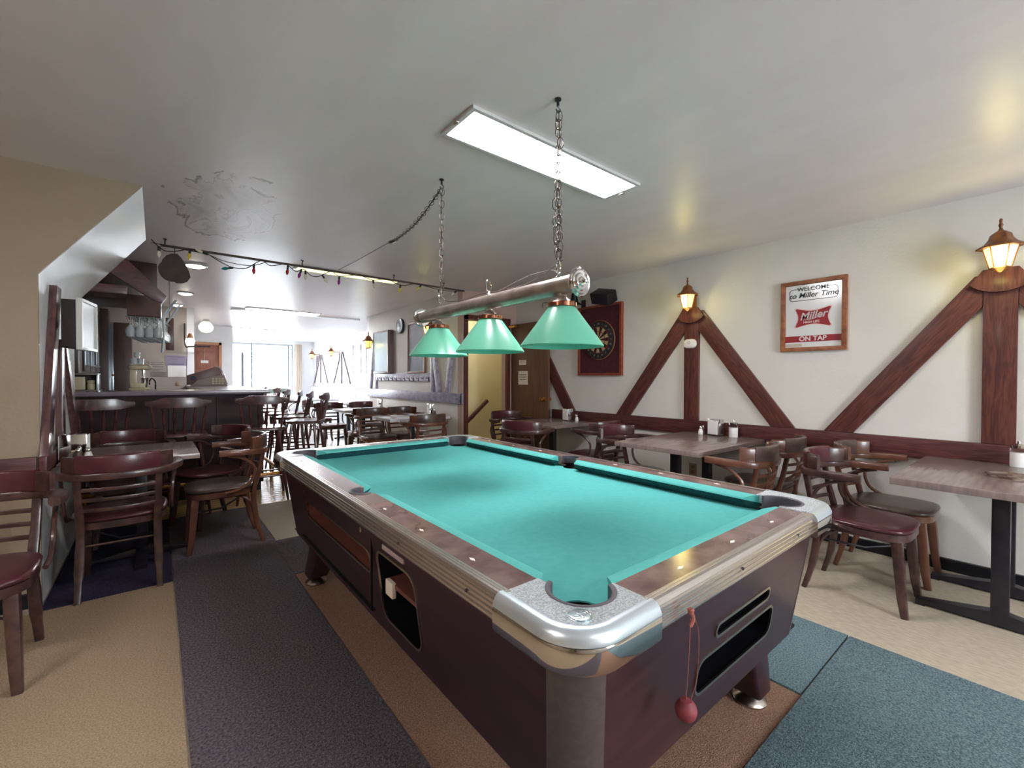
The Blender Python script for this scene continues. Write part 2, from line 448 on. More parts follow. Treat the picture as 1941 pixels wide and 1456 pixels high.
# back of the bar and the far wall
struct(B().box(-0.95, 0.42, 9.3, 9.4, 0, ZC).obj('wall_bar_back', grey_m))
struct(B().box(0.42, 0.52, 9.3, 12.0, 0, ZC).obj('wall_passage_side', wallw_m))
struct(B().box(0.42, 0.62, 12.0, 12.1, 0, ZC).box(1.16, 1.40, 12.0, 12.1, 0, ZC).box(.62, 1.16, 12.0, 12.1, 2.03, ZC).obj('wall_entrance', wallw_m))
struct(B().box(1.30, 1.40, 12.1, 15.6, 0, ZC).obj('wall_vestibule_side', wallw_m))
struct(B().box(1.3, XR, 15.5, 15.6, 0, 0.8).box(1.3, XR, 15.5, 15.6, 2.33, ZC).box(1.3, 1.6, 15.5, 15.6, .8, 2.33).box(3.46, XR, 15.5, 15.6, .8, 2.33).obj('wall_front', wallw_m))
# ceiling step beam
struct(B().box(1.0, 3.18, 8.75, 8.86, ZC - 0.03, ZC).obj('trim_9', wallw_m))

# stair door frame and open door
fr = B()
fr.box(3.195, 3.255, 4.945, 4.99, 0, 2.12).box(3.195, 3.98, 4.945, 4.99, 2.06, 2.12).box(3.92, 3.975, 4.945, 4.99, 0, 2.06)
struct(fr.obj('trim_1', mat('door_casing', (72, 34, 28), (96, 50, 40), 0.4, scale=5, stretch=(6, 6, 1))))
dr = B().box(4.0, 4.04, 4.19, 4.94, 0.01, 2.035, 0.003).obj('door_1', doorwood)
struct(dr)
k = B()
for sx in (-1, 1):
    k.lathe([(0.03, 0), (0.032, 0.006), (0.014, 0.012), (0.012, 0.035), (0.026, 0.045), (0.03, 0.06), (0.024, 0.075), (0.0, 0.08)], 16,
            M.Translation((4.02 + sx * 0.02, 4.255, 0.99)) @ M.Rotation(sx * PI / 2, 4, 'Y'))
k.obj('door_knob', brass, dr)
B().box(3.93, 4.0, 4.80, 4.93, 1.985, 2.02, .005).obj('door_closer', brass, dr)

def chart(name, label, y, z0, z1, w, nl):
    t = thing(name, label, 'notice', (4.0, y, (z0 + z1) / 2), -PI / 2)
    h = (z1 - z0) / 2
    B().box(-w / 2, w / 2, -0.002, 0, -h, h).obj('sheet', paper, t)
    l = B()
    for i in range(nl):
        zz = h * 0.45 - i * h * 0.34
        x = -w * 0.36
        while x < w * 0.32:
            q = random.uniform(0.012, 0.03); l.box(x, min(x + q, w * .38), -0.0028, -0.002, zz - h * .07, zz + h * .07); x += q + 0.008
    l.obj('print', ink, t)
chart('paper_notice', 'small landscape paper notice taped high on the open brown door', 4.70, 1.455, 1.525, 0.15, 2)
chart('paper_notice', 'larger portrait paper notice taped on the brown door above the knob', 4.69, 1.18, 1.37, 0.2, 3)

# handrail in the stairwell
hr = thing('stair_handrail', 'dark wooden handrail sloping down the yellow stairwell wall', 'handrail', (3.9, 5.93, 0.7))
p0, p1 = V((0.36, -0.03, 0.2)), V((-0.55, -0.03, -0.55))
B().sweep([p0, p1], [(a, b) for a, b in rrect(-.022, .022, -.03, .03, .012, 3)]).obj('rail', tim_h, hr)
for f in (0.3, 0.8):
    q = p0.lerp(p1, f)
    B().tube(bez([q + V((0, 0, -.02)), q + V((0, .02, -.06)), q + V((0, .068, -.07))], 4), .008, 6).obj('bracket', brass, hr)

# chair rails and baseboards (setting)
struct(B().box(XR - 0.035, XR, YB, 4.18, 0.725, 0.864, 0.004).obj('trim_2', tim_y))
struct(B().box(XR - 0.03, XR, YB, 4.18, 0, 0.078, 0.004).obj('baseboard_right', blackm))
struct(B().box(XL, -0.51, 3.51, 3.54, 0.72, 0.83, 0.003).obj('trim_3', tim_h))
struct(B().box(-0.50, -0.47, 3.51, 4.9, 0.72, 0.83, 0.003).obj('trim_4', tim_y))
struct(B().box(XL, -0.5, 3.52, 3.54, 0, 0.08).obj('baseboard_left', blackm))
struct(B().box(3.145, 3.18, 4.94, 8.25, 0.925, 1.063, 0.003).obj('trim_5', tim_blue))
struct(B().box(3.145, 3.195, 4.94, 4.97, 0.925, 1.063, 0.003).obj('trim_6', tim_h))
struct(B().box(XR - 0.04, XR, 8.37, 15.5, 1.0, 1.1).obj('trim_7', mat('pale_rail', (190, 176, 176), rough=.4)))

# ------------------------------------------------------------------ floor coverings
def carpet(name, label, x0, x1, y0, y1, m, h=0.008, pts=None):
    o = B()
    if pts: o.prism(pts, 0.0005, h, 'xy')
    else: o.box(x0, x1, y0, y1, 0.0005, h, 0.002)
    tag(o.obj(name, m), label, 'carpet')
carpet('carpet_piece', 'tan carpet left of the charcoal runner, under the leftmost armchair', XL + .02, 0.075, YB + .05, 3.425, c_tan, 0.006)
carpet('carpet_piece', 'charcoal carpet runner between tan carpet and the pool table', 0.082, 0.685, YB + .05, 3.80, c_dark, 0.009)
carpet('carpet_piece', 'charcoal carpet piece reaching from the runner to the wood floor by the bar', 0.082, 0.715, 3.803, 4.955, c_dark, 0.009)
carpet('carpet_piece', 'dark navy carpet piece under the table by the left wall', -0.49, 0.078, 3.43, 4.955, c_navy, 0.008)
carpet('carpet_piece', 'pale beige carpet square beyond the far end of the pool table', 0.72, 3.1, 3.79, 4.955, c_pale, 0.007)
carpet('carpet_piece', 'grey carpet strip by the far leg of the pool table', 0.692, 3.1, 3.07, 3.785, c_dark, 0.007)
carpet('carpet_piece', 'brown carpet under the pool table', 0, 0, 0, 0, c_brown, 0.005, [(.69, YB + .05), (1.445, YB + .05), (1.445, .622), (1.995, .622), (1.995, 3.06), (.69, 3.06)])
carpet('carpet_piece', 'teal grey carpet runner beside the right side of the pool table', 2.0, 2.64, 0.625, 3.05, c_teal, 0.011)
carpet('carpet_piece', 'woven blue grey carpet runner across the lower right corner', 1.45, 2.63, YB + .05, 0.618, c_teal, 0.014)
fw = B().box(XL / 3, 3.18, 4.96, 8.25, 0.0005, 0.002).obj('floor_wood', mat('floor_joint', (90, 62, 36), rough=.7))
struct(fw)
pm = B().box(-1.1, 3.17, 0, 0.086, 0.002, 0.007, 0.0015)
p0_ = pm.obj('plank', plankm, fw)
for i in range(38):
    q = p0_ if i == 0 else p0_.copy()
    if i: C.objects.link(q)
    q.location = (0, 4.963 + i * 0.0866, 0)
struct(B().box(0.55, XR, 8.38, 15.5, 0.0005, 0.006).obj('floor_far', farfloor))

# ------------------------------------------------------------------ timber trusses on the walls
def poly_part(name, pts, d0, d1, m, parent):
    d0, d1 = d0 + .001, d1 + .001
    return B().prism(pts, -d1, -d0, 'xz', 0.003).obj(name, m, parent)
def truss(name, label, loc, rz, m, post=True, ldiag=True, rdiag=True, w=0.147, hb=0.0, top=0.97, half=0.96, cap=True, capm=None, rtop=None):
    """front-view frame: x right, z up from the rail top, -y toward the room"""
    t = thing(name, label, 'timber frame', loc, rz)
    if post: poly_part('post', [(-w / 2, 0), (w / 2, 0), (w / 2, top + .09), (-w / 2, top + .09)], 0, 0.034, m, t)
    ww, k = 0.185 * w / .147, top * 1.32 / (half - .14)
    wi = w / 2 + .002
    zt_, zo = (half - ww - wi) * top * 1.055 / (half - .14), (half - wi) * top * 1.055 / (half - .14)
    for on, sg in ((ldiag, -1), (rdiag, 1)):
        if on:
            pts = [(sg * half, 0), (sg * (half - ww), 0), (sg * wi, zt_), (sg * wi, min(zo, top + .09))]
            if zo > top + .09: pts.append((sg * (half - (top + .09) * (half - .14) / (top * 1.055)), top + .09))
            poly_part('brace', pts, 0, 0.03, (tim_l if sg < 0 else tim_r) if m is tim_v else m, t)
    if cap:
        a = arc(0, top + .165, 0.19, 225, 315, 12)
        B().prism(a + [(0.075, top + 0.12), (-0.075, top + 0.12)], -0.062, -0.035, 'xz', 0.004).obj('cap_block', capm or m, t)
    return t
truss('timber_truss', 'A-shaped dark timber truss between the dartboard and the framed sign', (XR, 2.24, 0.866), -PI / 2, tim_v, top=0.97, half=0.90)
truss('timber_truss', 'large A-shaped dark timber truss at the right edge of the view', (XR, 0.218, 0.866), -PI / 2, tim_v, top=0.97, half=0.92)
t0 = truss('timber_truss', 'single slanting dark timber beside the open brown door', (XR, 4.62, 0.866), -PI / 2, tim_v, ldiag=False, post=False, cap=False, half=0.84, top=1.0)
# left side wall truss (seen edge on)
tl = thing('timber_truss', 'dark timber truss on the narrow white side wall by the bar', 'timber frame', (-0.50, 4.08, 0.832), PI / 2)
poly_part('post', [(-.05, 0), (.05, 0), (.05, .68), (-.05, .68)], 0, .035, tim_gloss, tl)
poly_part('brace', [(-.57, 0), (-.43, 0), (-.06, 1.0), (-.21, 1.0)], 0, .035, tim_gloss, tl)
poly_part('brace', [(.75, 0), (.61, 0), (.10, .66), (.22, .66)], 0, .035, tim_gloss, tl)

# ------------------------------------------------------------------ lanterns
def lantern(label, loc, rz, gm=lglass, lit=LANTERN_W, out=0.12, cat='wall lamp', group=None):
    t = thing('wall_lantern', label, cat, loc, rz, group)
    T_ = M.Translation((0, -out, 0))
    B().lathe([(0.004, .31), (.008, .30), (.006, .285), (.011, .27), (.006, .255), (.012, .24), (.02, .232)], 10, T_).obj('finial', lant_m, t)
    B().lathe([(.02, .235), (.045, .215), (.052, .19), (.07, .165), (.104, .145), (.106, .135), (.07, .14)], 6, T_, False).obj('roof', lant_m, t)
    B().lathe([(.072, .138), (.044, .02)], 6, T_).obj('glass', gm, t)
    f = B()
    for i in range(6):
        a = 2 * PI * i / 6
        f.tube([T_ @ V((.075 * math.cos(a), .075 * math.sin(a), .14)), T_ @ V((.046 * math.cos(a), .046 * math.sin(a), .018))], .0035, 5)
    f.lathe([(.046, .02), (.05, .012), (.02, 0), (0.006, -.01)], 6, T_)
    f.obj('cage', lant_m, t)
    b = B().box(-.03, .03, -.012, 0, .02, .17, .004)
    b.box(-.009, .009, -out + .04, -.01, .118, .136, .003)
    b.obj('bracket', lant_m, t)
    if lit:
        w = M.Rotation(rz, 3, 'Z') @ V((0, -out, 0))
        light('lantern_bulb', 'POINT', (loc[0] + w.x, loc[1] + w.y, loc[2] - 0.02), lit * 0.12, (1, .84, .25), .03)
        light('lantern_bulb', 'POINT', (loc[0] + w.x * 1.75, loc[1] + w.y * 1.75, loc[2] + .07), lit, (1, .86, .3), .04)
    return t
lantern('lit bronze wall lantern above the truss beside the dartboard', (XR - .035, 2.215, 1.925), -PI / 2)
lantern('large lit bronze wall lantern at the top right corner above the timber truss', (XR - .035, 0.215, 1.925), -PI / 2, lglass2, LANTERN_W * 1.3)
lantern('lit brass wall lantern beside the pale framed board on the far partition', (3.145, 7.9, 1.80), -PI / 2, lit=LANTERN_W * .5)
lantern('lit wall lantern partly hidden behind the farthest green lampshade', (3.145, 5.62, 1.86), -PI / 2, lit=LANTERN_W * .4)
lantern('small lantern on the farthest truss of the front room', (XR - .03, 14.8, 1.87), -PI / 2, out=.22, lit=0)
lantern('small lantern on the truss beside the wall mirror in the front room', (XR - .03, 12.85, 1.87), -PI / 2, out=.22, lit=0)

for i, (y, lb) in enumerate(((14.7, 'thin dark timber truss farthest along the right wall'), (12.7, 'thin dark timber truss beside the wall mirror of the front room'), (9.4, 'thin dark timber truss next to the partition corner'))):
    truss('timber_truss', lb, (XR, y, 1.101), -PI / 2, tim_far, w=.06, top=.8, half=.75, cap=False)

# smoke detector on the post
t = thing('smoke_detector', 'white oval smoke detector on the timber post', 'smoke detector', (XR - .035, 2.245, 1.61), -PI / 2)
B().rings([[(x * s, y, z * s) for x, z in rrect(-.062, .062, -.045, .045, .04, 5)] for s, y in ((1, 0), (1, -.02), (.9, -.032), (.7, -.036))]).obj('body', white, t)
B().tube([V((.012 * math.cos(a * PI / 6) , -.037, .008 + .012 * math.sin(a * PI / 6))) for a in range(12)], .0015, 4, closed=True, up=V((0, 1, 0))).lathe([(.003, -.001), (.003, .002)], 8, M.Translation((-.04, -.034, 0)) @ M.Rotation(PI / 2, 4, 'X')).obj('test_button', ink, t)

# wall outlet
t = thing('wall_outlet', 'beige outlet plate low on the wall under the middle table', 'outlet', (XR, 2.23, 0.38), -PI / 2)
B().box(-.038, .038, -.006, 0, -.058, .058, .003).obj('plate', mat('outlet_beige', (160, 132, 104), rough=.5), t)
for z in (-.025, .025):
    B().box(-.016, .016, -.009, -.005, z - .016, z + .016, .002).obj('socket', mat('outlet_socket', (120, 96, 76), rough=.5) if z < 0 else MATS['outlet_socket'], t)

# ------------------------------------------------------------------ framed mirror sign
t = thing('framed_bar_sign', 'framed mirror sign with red logo and ON TAP band', 'sign', (XR, 1.225, 1.78), -PI / 2)
w, h = 0.227, 0.285
def frame(parent, w, h, fw, d, m, name='frame', y0=0):
    for q in ([(-w, -h), (w, -h), (w - fw, -h + fw), (-w + fw, -h + fw)], [(-w, h), (w, h), (w - fw, h - fw), (-w + fw, h - fw)],
              [(-w, -h), (-w, h), (-w + fw, h - fw), (-w + fw, -h + fw)], [(w, -h), (w, h), (w - fw, h - fw), (w - fw, -h + fw)]):
        B().prism(q, y0 - d, y0, 'xz', .002).obj(name, m, parent)
frame(t, w, h, .032, .034, oak)
B().box(-w + .028, w - .028, -.012, -.002, -h + .028, h - .028).obj('mirror_panel', mirrorm, t)
yy = -.0128
iw, ih = w - .032, h - .032
B().box(-iw, iw, yy, -.011, -ih + .042, -ih + .092).obj('red_band', redink, t)
text('lettering', 'ON TAP', .052, .0, -ih + .067, yy - .001, silverink, t, off=.0012)
B().box(-iw + .002, -iw + .12, yy, -.011, -ih + .006, -ih + .030).obj('sticker', mat('sticker', (190, 180, 166), rough=.6), t)
def bow(a, b, pinch, n=8):
    pts = []
    cs = [(-a, b), (a, b), (a, -b), (-a, -b)]
    for i in range(4):
        p, q = V(cs[i]), V(cs[(i + 1) % 4])
        nn = V((-(p + q).x, -(p + q).y)).normalized()
        d = pinch if i % 2 == 0 else pinch * 0.9
        for j in range(n):
            f = 0.06 + 0.88 * j / (n - 1)
            pts.append(tuple(p.lerp(q, f) + nn * d * math.sin(PI * f) ** 1.2))
    return pts
z0 = .0
B().prism([(x, z + z0 - .015) for x, z in bow(.135, .088, .028)], yy, -.011, 'xz').obj('logo_outline', pinkink, t)
B().prism([(x, z + z0 - .015) for x, z in bow(.126, .079, .027)], yy - .0006, -.011, 'xz').obj('logo_shield', redink, t)
text('lettering', 'Miller', .082, 0, z0 + .0, yy - .0015, mat('script_grey', (196, 182, 182), rough=.5), t, shear=.35, sx=.98, off=.0015, rotz=.10)
B().tube(bez([(-.075, yy - .002, z0 - .032), (0, yy - .002, z0 - .028), (.075, yy - .002, z0 + .002)], 6), .0022, 5).obj('logo_underline', MATS['script_grey'], t)
text('lettering', 'HIGH LIFE', .025, -.01, z0 - .052, yy - .0015, pinkink, t, off=.0008)
ztop = ih - .075
rr = rrect(-.165, .165, ztop - .052, ztop + .042, .022, 4)
rr2 = [p for p in rr]
B().tube([V((x, yy, z)) for x, z in rr2], .0022, 5, closed=True, up=V((0, 1, 0))).obj('logo_border', ink, t)
B().box(-.118, .118, yy - .0004, -.0119, ztop + .034, ztop + .050).obj('border_gap', mirrorm, t)
text('lettering', 'WELCOME', .046, 0, ztop + .038, yy - .001, ink, t, off=.0008, sx=1.0)
text('lettering', 'to Miller Time', .058, 0, ztop - .012, yy - .001, ink, t, shear=.25, off=.0006)

# ------------------------------------------------------------------ dartboard
t = thing('dartboard', 'round dartboard on a maroon felt backboard with wooden frame', 'dartboard', (XR, 3.39, 1.72), -PI / 2)
B().box(-.31, .31, -.03, -.001, -.40, .40).obj('backboard', maroon, t)
frame(t, .325, .415, .028, .045, redwood)
bmb = B().lathe([(.2255, 0), (.2255, .032), (.21, .036)], 40, M.Translation((.015, -.03, 0)) @ M.Rotation(PI / 2, 4, 'X'))
bmb.obj('board', mat('board_black', (34, 30, 34), (50, 42, 44), .8, scale=20), t)
B().tube([V((.015 + .227 * math.cos(2 * PI * i / 40), -.05, .227 * math.sin(2 * PI * i / 40))) for i in range(40)], .007, 6, closed=True, up=V((0, 1, 0))).obj('rim', mat('rim_tan', (140, 92, 66), rough=.5), t)
seg = B(); seg2 = B(); dbl = B(); dbl2 = B()
for i in range(20):
    a0, a1 = math.radians(i * 18 - 9), math.radians(i * 18 + 9)
    def sect(b, r0, r1, e=0.0):
        pts = [(.015 + r * math.cos(a), r * math.sin(a)) for r, a in ((r0, a0), (r0, a1), (r1, a1), (r1, (a0 + a1) / 2), (r1, a0))]
        b.prism(pts, -.069 - e, -.064, 'xz')
    s_, d_ = (seg, dbl) if i % 2 == 0 else (seg2, dbl2)
    sect(s_, .02, .095); sect(s_, .103, .15)
    sect(d_, .095, .103, .0004); sect(d_, .15, .16, .0004)
seg.obj('dark_segments', mat('sisal_black', (40, 22, 24), rough=.9), t)['kind'] = 'stuff'
seg2.obj('tan_segments', mat('sisal_tan', (186, 152, 112), rough=.9), t)['kind'] = 'stuff'
dbl.obj('red_scoring_bands', mat('sisal_red', (128, 30, 36), rough=.9), t)['kind'] = 'stuff'
dbl2.obj('green_scoring_bands', mat('sisal_green', (44, 74, 60), rough=.9), t)['kind'] = 'stuff'
B().lathe([(.018, 0), (.018, .007)], 14, M.Translation((.015, -.064, 0)) @ M.Rotation(PI / 2, 4, 'X')).obj('bullseye', MATS['sisal_red'], t)
nb = ['6', '13', '4', '18', '1', '20', '5', '12', '9', '14', '11', '8', '16', '7', '19', '3', '17', '2', '15', '10']
nums = []
for i in range(20):
    a = math.radians(i * 18)
    text('number', nb[i], .028, .015 + .188 * math.cos(a), .188 * math.sin(a), -.0672, mat('number_grey', (150, 136, 128), rough=.6) if i == 0 else MATS['number_grey'], t)

# speaker above the dartboard
t = thing('wall_speaker', 'black speaker tilted on a bracket above the dartboard', 'speaker', (XR, 3.32, 2.2), -PI / 2)
R_ = M.Translation((.07, -.13, -.0)) @ M.Rotation(math.radians(12), 4, 'Y') @ M.Rotation(math.radians(30), 4, 'X')
B().box(-.12, .13, -.08, .08, -.065, .065, .006, R_).obj('cabinet', blackm, t)
B().box(-.115, .125, -.087, -.079, -.06, .06, .003, R_).obj('grille', mat('speaker_cloth', (26, 24, 34), rough=.9), t)
B().box(-.03, .03, -.012, 0, -.05, .05, .003).tube([V((0, -.01, 0)), V((0, -.07, 0))], .012, 8).obj('bracket', blackmetal, t)
t = thing('spot_lamp', 'small black clip spot fixture left of the tilted speaker', 'lamp', (XR, 3.66, 2.20), -PI / 2)
B().lathe([(.02, .09), (.03, .08), (.045, -.02), (.05, -.06), (.044, -.055)], 14, M.Translation((0, -.17, .02)) @ M.Rotation(.5, 4, 'X') @ M.Rotation(.4, 4, 'Y'), False).obj('head', blackm, t)
B().tube([V((0, -.01, -.03)), V((0, -.1, -.02)), V((0, -.15, .04))], .01, 6).box(-.03, .03, -.012, 0, -.07, .03).obj('arm', blackmetal, t)

# ------------------------------------------------------------------ ceiling light fixtures
def fixture(label, x0, x1, y0, y1, dm, name='ceiling_light'):
    t = thing(name, label, 'ceiling light', ((x0 + x1) / 2, (y0 + y1) / 2, ZC))
    a, b = (x1 - x0) / 2, (y1 - y0) / 2
    f = .022
    for q in ((-a, a, -b, -b + f), (-a, a, b - f, b), (-a, -a + f, -b + f, b - f), (a - f, a, -b + f, b - f)):
        B().box(q[0], q[1], q[2], q[3], -.016, -.0005, .002).obj('frame_bar', fixframe, t)
    B().box(-a + f, a - f, -b + f, b - f, -.011, -.003).obj('diffuser', dm, t)
    for sx in (-1, 1):
        B().box(sx * a - .008, sx * a + .008, -.016, .016, -.022, -.014, .002).obj('latch', steel, t)
fixture('large lit rectangular fluorescent ceiling light above the pool table', 1.063, 2.271, 1.58, 1.858, diff_main)
fixture('yellowed rectangular ceiling light beyond the string of bulbs', 1.15, 2.31, 4.99, 5.18, diff_dim)
fixture('lit flush ceiling light far down the room', 1.18, 2.37, 8.45, 8.70, diff_far)
fixture('lit flush ceiling light farthest down the room near the window', 1.25, 2.35, 12.1, 12.35, diff_far)
fixture('unseen ceiling light added to brighten the room from behind the viewpoint', 0.3, 1.5, -1.9, -1.62, added_diff_rear)  # added out of view to lift the dark near end
added_diff_left = mat('added_diffuser_left', (250, 255, 255), rough=0.6, emis=(255, 246, 244), es=19.0)
fixture('unseen ceiling light added to brighten the room from left of the viewpoint', -2.6, -1.4, .5, .78, added_diff_left)  # second unseen light, added to brighten the left of the room

for x, y, r, lb in ((.33, 5.65, .11, 'round flush light over the front edge of the bar'), (.33, 7.6, .10, 'round flush light over the middle of the bar'), (.28, 8.9, .09, 'round flush light over the back of the bar')):
    t = thing('bar_downlight', lb, 'ceiling light', (x, y, ZC))
    B().lathe([(r, -.001), (r, -.012), (r * .86, -.018)], 24, None, True).obj('ring', fixframe, t)
    B().lathe([(r * .84, -.016), (r * .5, -.03), (0, -.034)], 24).obj('lens', diff_bar, t)
t = thing('globe_light', 'pale glowing globe under the ceiling before the brown entrance door', 'ceiling light', (.80, 10.8, ZC))
B().lathe([(.06, 0), (.06, -.05), (.05, -.06)], 16).obj('base', fixframe, t)
B().lathe([(.05, -.05), (.10, -.09), (.13, -.15), (.12, -.21), (.07, -.26), (0, -.275)], 20).obj('globe', mat('globe_opal', (250, 248, 225), rough=.4, emis=(255, 250, 205), es=.4), t)

# ------------------------------------------------------------------ pool table lamp with chains
LX = 1.32
t = thing('billiard_lamp', 'pewter bar lamp with three green conical shades over the pool table', 'pendant lamp', (LX, 1.82, ZC))
zb = 1.655 - ZC
B().lathe([(.036, -.63), (.038, -.625), (.038, .66), (.036, .665)], 20, M.Translation((0, 0.04, zb)) @ M.Rotation(-PI / 2, 4, 'X') @ M.Identity(4)).obj('bar', pewter, t)
for y, s in ((-.62, -1), (.72, 1)):
    b = B().lathe([(.036, -.01), (.056, -.007), (.060, -.001), (.056, .004), (.050, .002), (.046, .007), (.036, .005), (.032, .011), (.02, .010), (.016, .016), (.007, .018), (.006, .026), (.010, .030), (.008, .038), (0, .041)], 28,
                  M.Translation((0, y, zb)) @ M.Rotation(-s * PI / 2, 4, 'X'))
    b.obj('end_cap', chrome, t)
SH = ((-.52, 0), (-.015, 0), (.505, 0))
for y, _ in SH:
    zc = zb - .036
    B().lathe([(.018, .012), (.020, 0), (.018, -.008), (.036, -.024), (.052, -.036)], 22, M.Translation((0, y, zc)), False).obj('shade_cap', pewter, t)
    B().lathe([(.060, -.034), (.062, -.036), (.062, -.052), (.056, -.056)], 22, M.Translation((0, y, zc)), False).obj('shade_collar', mat('copper_band', (150, 96, 74), rough=.25, metal=.9) if 'copper_band' not in MATS else MATS['copper_band'], t)
    s = B().lathe([(.056, -.054), (.062, -.060), (.170, -.208), (.174, -.214), (.172, -.218), (.166, -.209), (.058, -.063), (.056, -.054)], 48, M.Translation((0, y, zc)), False)
    s.obj('shade', shade_m, t, 60)
    hk = B()
    for a in (0.4, 2.5, 4.6):
        hk.tube(bez([V((.06 * math.cos(a), y + .06 * math.sin(a), zc - .034)), V((.078 * math.cos(a), y + .078 * math.sin(a), zc - .036)), V((.08 * math.cos(a), y + .08 * math.sin(a), zc - .056))], 3), .0025, 5)
    hk.obj('clip', chainm, t)
    B().lathe([(.014, -.05), (.014, -.08), (.024, -.10), (.03, -.13), (.022, -.155), (0, -.162)], 14, M.Translation((0, y, zc))).obj('bulb', white, t)
def ring(b, c, r, tr, rot, sz=1.0, n=14, k=5):
    mt = M.Translation(c) @ rot
    return b.tube([mt @ V((r * math.cos(2 * PI * i / n), r * sz * math.sin(2 * PI * i / n), 0)) for i in range(n)], tr, k, closed=True, up=(rot @ V((0, 0, 1))).normalized())
# eye rings on the bar
for y, r in ((-.5, .030), (.0, .030), (.475, .030)):
    b = B()
    ring(b, V((0, y, zb + .036 + .018 + r)), r, .0032, M.Rotation(PI / 2, 4, 'X') @ M.Rotation(.5, 4, 'Y'))
    b.lathe([(.012, .034), (.014, .04), (.008, .05), (.004, .058)], 10, M.Translation((0, y, zb)))
    b.obj('hanging_ring', chrome, t)
# chain links: one shared mesh
lm = B()
ring(lm, V((0, 0, 0)), .0135, .0019, M.Rotation(PI / 2, 4, 'X'), 1.75, 12, 5)
lk0 = lm.obj('chain_link', chainm, t)
used = [False]
def link_at(p, rot):
    if not used[0]: o = lk0; used[0] = True
    else: o = lk0.copy(); C.objects.link(o)
    o.location = p; o.rotation_euler = rot
def chain(a, b, step=.036, jit=.004):
    a, b = V(a), V(b)
    n = int((b - a).length / step)
    d = (b - a).normalized()
    q = d.to_track_quat('Z', 'Y')
    for i in range(n):
        p = a + d * (i + .5) * step + V((random.uniform(-jit, jit), random.uniform(-jit, jit), 0))
        e = (q.to_matrix() @ M.Rotation((i % 2) * PI / 2 + .5 + random.uniform(-.3, .3), 3, 'Z')).to_euler()
        link_at(p, e)
zt = -.055
chain((0, -.495, zt), (0, -.5, zb + .11))
chain((.006, -.49, zt), (.012, -.49, zb + .1), jit=.007)
chain((.0, -.48, zt - .33), (.01, -.48, zb + .1), jit=.009)
chain((0, .473, zt), (0, .475, zb + .11))
for y in (-.493, .473):
    b = B().lathe([(.014, 0), (.014, -.006), (.006, -.01), (.006, -.03)], 12, M.Translation((0, y, -.001)))
    b.tube(bez([V((0, y, -.03)), V((.014, y, -.042)), V((0, y, -.058)), V((-.012, y, -.046))], 5), .003, 6)
    b.obj('ceiling_hook', blackmetal, t)
# loose swag chain toward the pole and its cord
sw = [V((.0, .48, -.06)), V((0.03, .85, -.14)), V((.07, 1.25, -.15)), V((.10, 1.45, -.12))]
pts = bez(sw, 12)
for i in range(0, len(pts) - 1):
    d = (pts[i + 1] - pts[i]).normalized()
    e = (d.to_track_quat('Z', 'Y').to_matrix() @ M.Rotation((i % 2) * PI / 2 + .4, 3, 'Z')).to_euler()
    link_at((pts[i] + pts[i + 1]) / 2, e)
B().tube(bez([V((0, .48, -.05)), V((.032, .85, -.143)), V((.07, 1.25, -.152)), V((.10, 1.45, -.12)), V((.14, 2.2, -.085)), V((.17, 2.9, -.05))], 8), .0032, 6).obj('cord', blackm, t)
B().tube(bez([V((0.03, -.5, zb + .12)), V((.02, -.3, zb + .055)), V((-.0, -.1, zb + .045)), V((.02, .1, zb + .06)), V((.01, .3, zb + .05)), V((0, .47, zb + .1)), V((.01, .48, zb + .35)), V((.0, .48, -.08))], 8), .0028, 6).obj('power_cord', mat('grey_cord', (96, 88, 82), rough=.5), t)
# wire swags behind the lamp bar
b = B().tube(bez([(.03, -.02, zb + .05), (.12, -.16, zb + .12), (.15, -.3, zb + .13), (.05, -.45, zb + .07)], 6), .0025, 5)
b.obj('loose_wire', MATS['grey_cord'], t)

# ------------------------------------------------------------------ ceiling pole with the string of bulbs
PY = 4.76
t = thing('ceiling_pole', 'long dark pole hung just under the ceiling across the room', 'pole', (1.57, PY, 2.385))
B().tube([(-1.53, 0, 0), (1.5, 0, -.005)], .011, 8).obj('rod', mat('pole_brown', (84, 70, 66), rough=.4), t)
for x in (-1.5, -.42, .55, 1.2):
    B().tube([(x, 0, .0), (x, 0, .04), (x + .008, .01, .057)], .005, 6).lathe([(.014, .052), (.014, .058)], 10, M.Translation((x, 0, 0))).obj('hook', blackmetal, t)
t = thing('string_of_bulbs', 'string of coloured light bulbs drooping from the pole under the ceiling', 'string lights', (1.57, PY - .03, 2.37))
def sx(x): return x - 1.57
cord = [(-.02, .04), (.05, -.03), (.12, -.035), (.25, .01), (.34, .0), (.45, -.06), (.55, -.1), (.66, -.09), (.78, .0), (.86, -.035), (.99, .0), (1.08, -.055), (1.15, -.02), (1.22, -.075), (1.3, -.07), (1.42, 0), (1.5, -.04), (1.7, -.0), (1.86, -.03), (2.02, 0.005), (2.2, -.045), (2.36, 0), (2.5, -.01), (2.7, -.03), (2.9, -.02), (3.02, .0)]
B().tube(bez([(sx(a), -.01, b) for a, b in cord], 4), .0038, 5).obj('cord', blackm, t)
B().tube(bez([(sx(a), .012, b) for a, b in ((-.02, .02), (.2, .0), (.36, -.01), (.5, -.05), (.7, -.055), (.85, .01))], 5), .003, 5).obj('cord', blackm, t)
bb = [(.03, 'clear', 0), (.24, 'yellow', .1), (.36, 'clear', 1.9), (.55, 'green', 1.3), (.72, 'red', 0), (1.01, 'red', .1), (1.13, 'violet', .3), (1.17, 'clear', 0), (1.33, 'clear', -.6), (1.50, 'violet', .1), (1.86, 'clear', -.2), (2.18, 'yellow', .2), (2.44, 'yellow', .8), (2.68, 'clear', .1), (2.92, 'clear', .9)]
